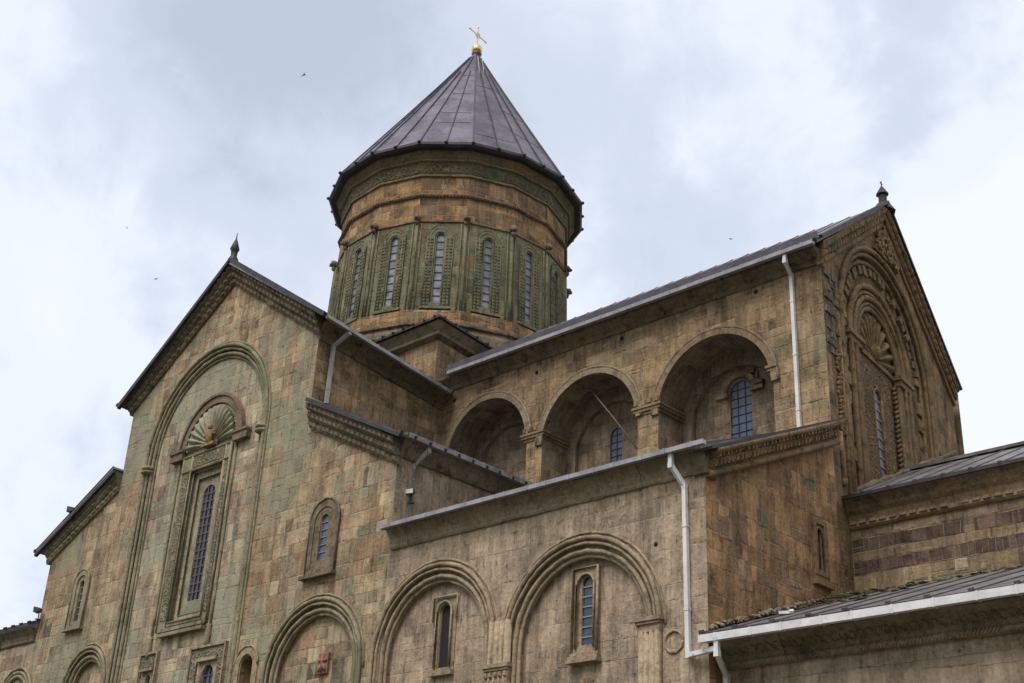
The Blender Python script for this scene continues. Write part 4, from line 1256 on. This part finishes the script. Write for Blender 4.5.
# aisle lean-to
s0, s1, s2, s3 = Vector((10.95, -0.42, 13.6)), Vector((22.3, -0.42, 13.6)), Vector((22.3, 6.35, 16.35)), Vector((10.95, 6.35, 16.38))
sheet(mb, s0, s1, s2, s3); seams(sm, s0, s1, s2, s3, 20)
s0, s1 = Vector((22.45, 0.2, 13.9)), Vector((22.85, 0.2, 13.9))
# left aisle
s0, s1, s2, s3 = Vector((-26, -0.42, 13.55)), Vector((-10.1, -0.42, 13.55)), Vector((-10.1, 6.35, 16.4)), Vector((-26, 6.35, 16.4))
sheet(mb, s0, s1, s2, s3); seams(sm, s0, s1, s2, s3, 24)
ro = mb.build('roof', M['roof'], church); sm.build('seam', M['seam'], ro)
def coping(a, b, w, h):
    mb = MB(); bar(mb, a, b, w, h); mb.build('coping', M['edge'], church)


for a, b, w_ in (((6.95, -0.46, 22.02), (0.45, -0.46, 26.48), 0.16), ((-6.2, -0.46, 21.85), (0.45, -0.46, 26.48), 0.16),
                 ((11.45, -0.42, 16.45), (6.5, -0.42, 18.92), 0.12), ((-10.8, -0.42, 16.42), (-5.6, -0.42, 18.98), 0.12)):
    coping(a, b, 0.14, w_)
pL, pR, pT = G.P(-0.6, 22.2, 0.3), G.P(11.62, 21.8, 0.3), G.P(5.6, 26.7, 0.3)
coping(pL, pT, 0.12, 0.1); coping(pR, pT, 0.12, 0.1)
coping(AE.P(-0.3, 13.46, 0.16), AE.P(6.3, 16.42, 0.16), 0.56, 0.07)
mb = MB(); bar(mb, (6.75, 5.66, 22.24), (22.7, 5.66, 22.24), 0.06, 0.26); mb.build('eave_edge', M['purple'], church)

# finials
mb = MB(); lathe(mb, (0.35, -0.3), [(0.26, 26.35), (0.2, 26.6), (0.12, 26.75), (0.14, 26.95), (0.19, 27.05), (0.13, 27.25), (0.08, 27.4), (0.03, 27.52), (0.012, 27.8)], 8, 0.3, True); mb.build('finial', M['iron'], church)
mb = MB(); fp = G.P(5.72, 0, 0.1)
lathe(mb, fp, [(0.42, 26.4), (0.26, 26.68), (0.15, 26.8), (0.15, 27.08), (0.23, 27.13), (0.02, 27.5), (0.014, 27.7)], 8, 0.2)
bar(mb, fp + Z * 27.6 - YD * 0.09, fp + Z * 27.6 + YD * 0.09, 0.03, 0.03)
mb.build('finial', M['iron'], church)

# ------------------------------------------------------------------ gutters and drainpipes
def gutter(a, b, mat, h=0.16, w=0.16, n=14, parent=church):
    mb = MB(); a, b = Vector(a), Vector(b); t = (b - a).normalized(); s = t.cross(Z).normalized()
    extrude(mb, a, b, s, Z, [(-w / 2, -h / 2), (w / 2, -h / 2), (w / 2, h / 2), (w / 2 - 0.02, h / 2), (w / 2 - 0.02, -h / 2 + 0.03), (-w / 2 + 0.02, -h / 2 + 0.03), (-w / 2 + 0.02, h / 2), (-w / 2, h / 2)], True, False)
    o = mb.build('gutter', mat, parent)
    for i in range(n):
        c = a.lerp(b, (i + 0.5 + random.uniform(-0.1, 0.1)) / n)
        k = MB(); extrude(k, c - t * 0.025, c + t * 0.025, s, Z, [(-w / 2 - 0.012, -h / 2 - 0.012), (w / 2 + 0.012, -h / 2 - 0.012), (w / 2 + 0.012, h / 2 + 0.008), (-w / 2 - 0.012, h / 2 + 0.008)]); k.build('bracket', mat, o)
    return o


def pipe(pts, mat, w=0.12, parent=church):
    mb = MB()
    for a, b in zip(pts, pts[1:]): bar(mb, a, b, w, w)
    for p in pts[1:-1]: bar(mb, Vector(p) - Z * w * 0.6, Vector(p) + Z * w * 0.6, w * 1.12, w * 1.12)
    o = mb.build('drainpipe', mat, parent)
    a, b = Vector(pts[-2]), Vector(pts[-1]); n = max(2, int((b - a).length / 1.5))
    for i in range(n):
        c = a.lerp(b, (i + 0.5) / n); k = MB(); bar(k, c - Z * 0.03, c + Z * 0.03, w * 1.2, w * 1.2); k.build('bracket', mat, o)
    return o


gutter((6.92, -0.35, 22.0), (6.68, 5.95, 21.4), M['gutter'], 0.13, 0.14)
gutter((6.85, 5.62, 22.02), (22.58, 5.62, 22.02), M['gutter'], 0.13, 0.15, 22)
gutter((11.32, 0.0, 16.62), (11.32, 6.2, 16.62), M['gutter'])
gutter((11.0, -0.5, 13.56), (22.75, -0.5, 13.56), M['gutter'], 0.12, 0.13, 15)
pipe([(6.85, 0.75, 22.0), (6.85, 0.75, 21.8), (6.22, 0.62, 21.42), (6.22, 0.58, 19.2)], M['pipe'])
pipe([(11.25, 0.95, 16.55), (11.25, 0.95, 16.4), (10.84, 0.72, 15.9), (10.84, 0.68, 14.2)], M['pipe'])
pipe([(21.55, 5.66, 22.0), (21.55, 5.66, 21.72), (21.42, 6.2, 21.5), (21.42, 6.2, 16.1)], M['gutter_w'], 0.11)
pipe([(21.68, -0.42, 13.5), (21.68, -0.42, 13.2), (21.85, -0.1, 12.72), (21.9, -0.1, 8.62)], M['gutter_w'], 0.11)
pipe([(21.92, -0.12, 8.75), (21.92, -0.12, 8.56), (22.85, -0.36, 8.56)], M['gutter_w'], 0.11)

# ------------------------------------------------------------------ narthex at the end of the nave
nar = thing('narthex', 'low narthex wing with dark and tan striped stone courses against the end gable', 'church wing', (26, 9, 0))
def under(parent, mb, name, mat):
    o = mb.build(name, mat, parent); o.matrix_parent_inverse = parent.matrix_world.inverted(); return o
bpy.context.view_layer.update()
nar.location = (0, 0, 0); bpy.context.view_layer.update()
mb = MB()
panel(mb, A1, [(22.2, 0), (38, 0), (38, 13.5), (22.2, 13.5)])
panel(mb, Fr((38, 7.2), R(90)), [(0, 0), (10.4, 0), (10.4, 13.9), (5.15, 16.6), (0, 13.9)])
panel(mb, Fr((38, 17.6), R(180)), [(0, 0), (17, 0), (17, 13.9), (0, 13.9)])
mb.build('wall', M['annex'], nar)
for z0, z1, gaps in ((12.78, 13.12, [(25.6, 26.05)]), (12.12, 12.47, [])):
    u = 22.32; mb = MB()
    while u < 37.8:
        L = random.uniform(0.3, 0.5)
        if not any(a < u + L / 2 < b for a, b in gaps) and random.random() < 0.93: slab(mb, A1, rect(u, min(37.9, u + L - 0.002), z0 + random.uniform(-0.015, 0.015), z1 + random.uniform(-0.015, 0.015)), [], -0.01, 0.004 + random.uniform(0, 0.006))
        u += L
    mb.build('dark_course', M['basalt'], nar)
mb = MB(); slab(mb, A1, rect(25.25, 25.6, 11.78, 12.1), [], -0.01, 0.012); mb.build('pale_block', M['chapel'], nar)
mb = MB()
for u0, u1 in ((24.0, 24.45), (24.75, 26.1)): slab(mb, A1, rect(u0, u1, 11.42, 11.75), [], -0.01, 0.012)
mb.build('green_block', M['drumgreen'], nar)
mb = MB()
extrude(mb, A1.P(22.25, 13.42), A1.P(38.2, 13.42), A1.N, Z, [(-0.1, 0), (0.07, 0), (0.13, 0.06), (0.13, 0.16), (0.07, 0.22), (0.09, 0.4), (0.2, 0.5), (0.22, 0.56), (0.22, 0.62), (0.38, 0.85), (-0.1, 0.85)])
teeth(mb, A1.P(22.3, 13.5), A1.P(38, 13.5), A1.N, Z, 0.3, 0.08, 0.17, 0, 0.14, 0.95, 0.2)
mb.build('cornice', M['trim_imp'], nar)
mb = MB(); sm = MB()
a, b, c, d = Vector((22.15, 6.75, 14.28)), Vector((38.3, 6.75, 14.28)), Vector((38.3, 12.4, 16.9)), Vector((21.5, 12.4, 16.9))
sheet(mb, a, b, c, d, 0.08); seams(sm, a, b, c, d, 20, 0.045, 0.035)
sheet(mb, (21.0, 18.0, 14.28), (38.3, 18.0, 14.28), c, d, 0.08)
bar(mb, c + Z * 0.05, d + Z * 0.05, 0.3, 0.1)
r_ = mb.build('roof', M['roof'], nar); sm.build('seam', M['roofseam'], r_)
mb = MB(); bar(mb, (22.1, 6.72, 14.24), (38.3, 6.72, 14.24), 0.07, 0.1); mb.build('eave_edge', M['edge'], nar)
# lead flashing against the gable
mb = MB()
l = [G.P(0.95 + i * 0.5, 14.52 + i * 0.5 * 0.993 * 0.464 + random.uniform(-0.03, 0.05), 0.02) for i in range(21)]
tube(mb, l, [random.uniform(0.07, 0.13) for _ in l], 7)
mb.build('flashing', M['trim_dirty'], nar)

# ------------------------------------------------------------------ low chapel in front of it
chap = thing('chapel', 'low side chapel with white gutter and dark sheet roof below the striped narthex', 'chapel', (0, 0, 0))
mb = MB()
panel(mb, A2, [(22.4, 0), (38, 0), (38, 8.35), (22.4, 8.35)])
panel(mb, Fr((38, 0.5), R(90)), [(0, 0), (6.7, 0), (6.7, 11.3), (0, 8.6)])
mb.build('wall', M['chapel'], chap)
mb = MB()
extrude(mb, A2.P(22.42, 8.26), A2.P(38.1, 8.26), A2.N, Z, [(-0.1, 0), (0.08, 0), (0.14, 0.05), (0.14, 0.12), (0.1, 0.17), (0.14, 0.3), (0.32, 0.52), (0.42, 0.58), (0.42, 0.66), (-0.1, 0.66)])
for i in range(190):   # slanting rope fillet
    u = 22.5 + i * 0.082
    tube(mb, [A2.P(u, 8.27, 0.13), A2.P(u + 0.09, 8.4, 0.13)], 0.034, 5)
mb.build('cornice', M['trim_chap'], chap)
mb = MB()
for i in range(75):    # carved vine on the cavetto
    u = 22.55 + i * 0.21
    l = [A2.P(u + 0.085 * math.cos(t), 8.6 + 0.085 * math.sin(t), 0.22 + 0.06 * math.sin(t)) for t in [q * 0.9 + i for q in range(6)]]
    tube(mb, l, 0.018, 5)
mb.build('carved_vine', M['trim_chap'], chap)
mb = MB(); sm = MB()
a, b, c, d = Vector((22.42, -0.3, 8.98)), Vector((38.3, -0.3, 8.98)), Vector((38.3, 7.25, 11.62)), Vector((22.3, 7.25, 11.62))
sheet(mb, a, b, c, d, 0.08); seams(sm, a, b, c, d, 17, 0.045, 0.03, 0.05)
r_ = mb.build('roof', M['roof'], chap); sm.build('seam', M['roofseam'], r_)
mb = MB(); bar(mb, (22.42, -0.3, 8.93), (38.3, -0.3, 8.93), 0.07, 0.09); mb.build('eave_edge', M['edge'], chap)
gutter((22.45, -0.42, 8.8), (38.4, -0.42, 8.86), M['gutter_w'], 0.17, 0.15, 18, chap)
pipe([(22.92, -0.42, 8.75), (22.92, -0.42, 8.42), (22.62, 0.38, 8.08), (22.62, 0.38, 0.3)], M['gutter_w'], 0.11, chap)
# rubble and mortar flashing where the roof meets the older walls
mb = MB()
for i in range(180):
    t = random.random(); y = -0.05 + t * 7.0
    z = 9.06 + (y + 0.3) * 0.35
    s = random.uniform(0.02, 0.055) * (1.2 if y < 4 else 0.7)
    blob(mb, (22.42 + random.uniform(0, 0.12), y, z + random.uniform(-0.03, 0.05)), s * 1.2, s * 1.5, s * 0.8, 6, 5, 0.3)
for i in range(90):
    x = 22.4 + random.random() * 12; s = random.uniform(0.015, 0.04)
    blob(mb, (x, 7.16, 11.58 + random.uniform(0, 0.06)), s * 2.2, s, s * 0.8, 6, 5, 0.3)
mb.build('rubble_flashing', M['mortar'], chap)['kind'] = 'stuff'

# ------------------------------------------------------------------ loose things
mb = MB()
for i in range(90):
    if i < 70:
        y = 2.5 + random.random() ** 0.6 * 4.6; x = 22.55 + random.random() ** 2 * 2.2; z = 8.98 + (y + 0.3) * 0.35 + 0.01
    else:
        x = 22.6 + random.random() * 6; y = 6.9 + random.random() * 0.2; z = 11.56
    s = random.uniform(0.02, 0.07)
    blob(mb, (x, y, z), s * 2.2, s * 2.6, s * 0.6, 6, 4, 0.4)
mo = mb.build('moss', M['moss']); mo['kind'] = 'stuff'; tag(mo, 'green moss and weeds along the roof joint of the low chapel', 'moss')

mb = MB(); tube(mb, [(12.85, 6.82, 20.2), (14.1, 6.62, 18.72), (15.25, 6.5, 17.25)], 0.03, 6)
tag(mb.build('wooden_pole', M['wood']), 'long thin wooden pole leaning across the middle open arch', 'pole')


def floodlight(p, ang, label, s=1.0, arm=True):
    t = thing('floodlight', label, 'floodlight', p, 'floodlights on the cathedral')
    c, sn = math.cos(ang), math.sin(ang); fr = Fr((0, 0), ang)
    mb = MB(); q = [fr.P(u * s, z * s, d * s) for d, k in ((0.05, 1.0), (-0.16, 0.6)) for u, z in ((-0.16 * k, -0.1 * k), (0.16 * k, -0.1 * k), (0.16 * k, 0.1 * k), (-0.16 * k, 0.1 * k))]
    mb.add(q, [(0, 1, 2, 3), (7, 6, 5, 4), (0, 4, 5, 1), (1, 5, 6, 2), (2, 6, 7, 3), (3, 7, 4, 0)]); mb.build('housing', M['lamp'], t)
    mb = MB(); box(mb, fr, -0.13 * s, 0.13 * s, -0.075 * s, 0.075 * s, 0.05 * s, 0.065 * s); mb.build('lens', M['lampface'], t)
    mb = MB(); tube(mb, [fr.P(0, -0.02, -0.1 * s), fr.P(0.0, -0.16 * s, -0.12 * s), fr.P(0.0, -0.34 * s, -0.12 * s)], 0.025, 6)
    box(mb, fr, -0.08 * s, 0.08 * s, -0.36 * s, -0.33 * s, -0.2 * s, -0.04 * s); mb.build('bracket', M['lamp'], t)
    return t


floodlight((11.0, 0.55, 15.0), R(20), 'floodlight strapped to the drainpipe above the aisle gutter', 0.95)
floodlight((-8.55, -0.42, 17.95), R(-70), 'floodlight perched halfway up the sloping shoulder roof beside the transept gable', 1.2)
floodlight((-9.95, -0.3, 14.05), R(-60), 'floodlight jutting from the wall edge just above the lowest aisle roof', 1.1)


def bird(p, yaw, bank, label, s):
    t = thing('bird', label, 'bird', p, 'birds in the sky'); t.rotation_euler = (bank, 0, yaw)
    mb = MB()
    prof = [(-0.12, 0.008), (-0.07, 0.022), (0, 0.035), (0.06, 0.028), (0.1, 0.02), (0.13, 0.004)]
    tube(mb, [(x * s, 0, 0) for x, r in prof], [r * s for x, r in prof], 8)
    for k in (-1, 1):
        mb.add([(0.05 * s, k * 0.02 * s, 0.01), (-0.04 * s, k * 0.02 * s, 0.01), (-0.03 * s, k * 0.13 * s, 0.05 * s), (-0.09 * s, k * 0.25 * s, 0.03 * s), (0.02 * s, k * 0.13 * s, 0.055 * s),
                (0.05 * s, k * 0.02 * s, -0.004), (-0.04 * s, k * 0.02 * s, -0.004), (-0.03 * s, k * 0.13 * s, 0.042 * s), (0.02 * s, k * 0.13 * s, 0.047 * s)],
               [(0, 1, 2, 4), (4, 2, 3), (5, 8, 7, 6), (8, 3, 7), (0, 4, 8, 5), (4, 3, 8), (1, 6, 7, 2), (2, 7, 3)])
    mb.add([(-0.1 * s, 0.01 * s, 0), (-0.19 * s, 0.04 * s, 0), (-0.15 * s, 0, 0), (-0.19 * s, -0.04 * s, 0), (-0.1 * s, -0.01 * s, 0), (-0.12 * s, 0, 0.012 * s)], [(0, 1, 2, 5), (5, 2, 3, 4), (0, 5, 4, 3, 2, 1)])
    b = mb.build('body', M['bird'], t)
    return t


bird((8.87, -4.0, 29.23), R(20), R(70), 'small dark swift with spread wings, largest and highest bird in the sky', 0.62)
bird((3.01, -6.32, 24.22), R(70), R(10), 'tiny pale far-off bird, leftmost of the four birds in the sky', 0.3)
bird((3.27, -5.03, 22.69), R(-60), R(15), 'tiny far-off bird, lowest of the four, level with the transept gable finial', 0.36)
bird((18.11, 7.95, 24.82), R(-40), R(5), 'tiny bird in the sky above the nave roof between tower and end gable', 0.4)

mb = MB(); fs = (23.45, 1.7, 9.72)
bar(mb, Vector(fs) + Vector((-0.16, -0.05, 0.02)), Vector(fs) + Vector((0.14, 0.08, 0.03)), 0.1, 0.07); blob(mb, Vector(fs) + Vector((0.1, 0.05, 0.05)), 0.08, 0.07, 0.05, 6, 5, 0.3)
tag(mb.build('stone_fragment', M['gutter_w']), 'pale loose fragment lying on the sheet roof of the low chapel', 'debris')

for o in list(bpy.data.objects):
    if o.type == 'MESH': o.data.validate()
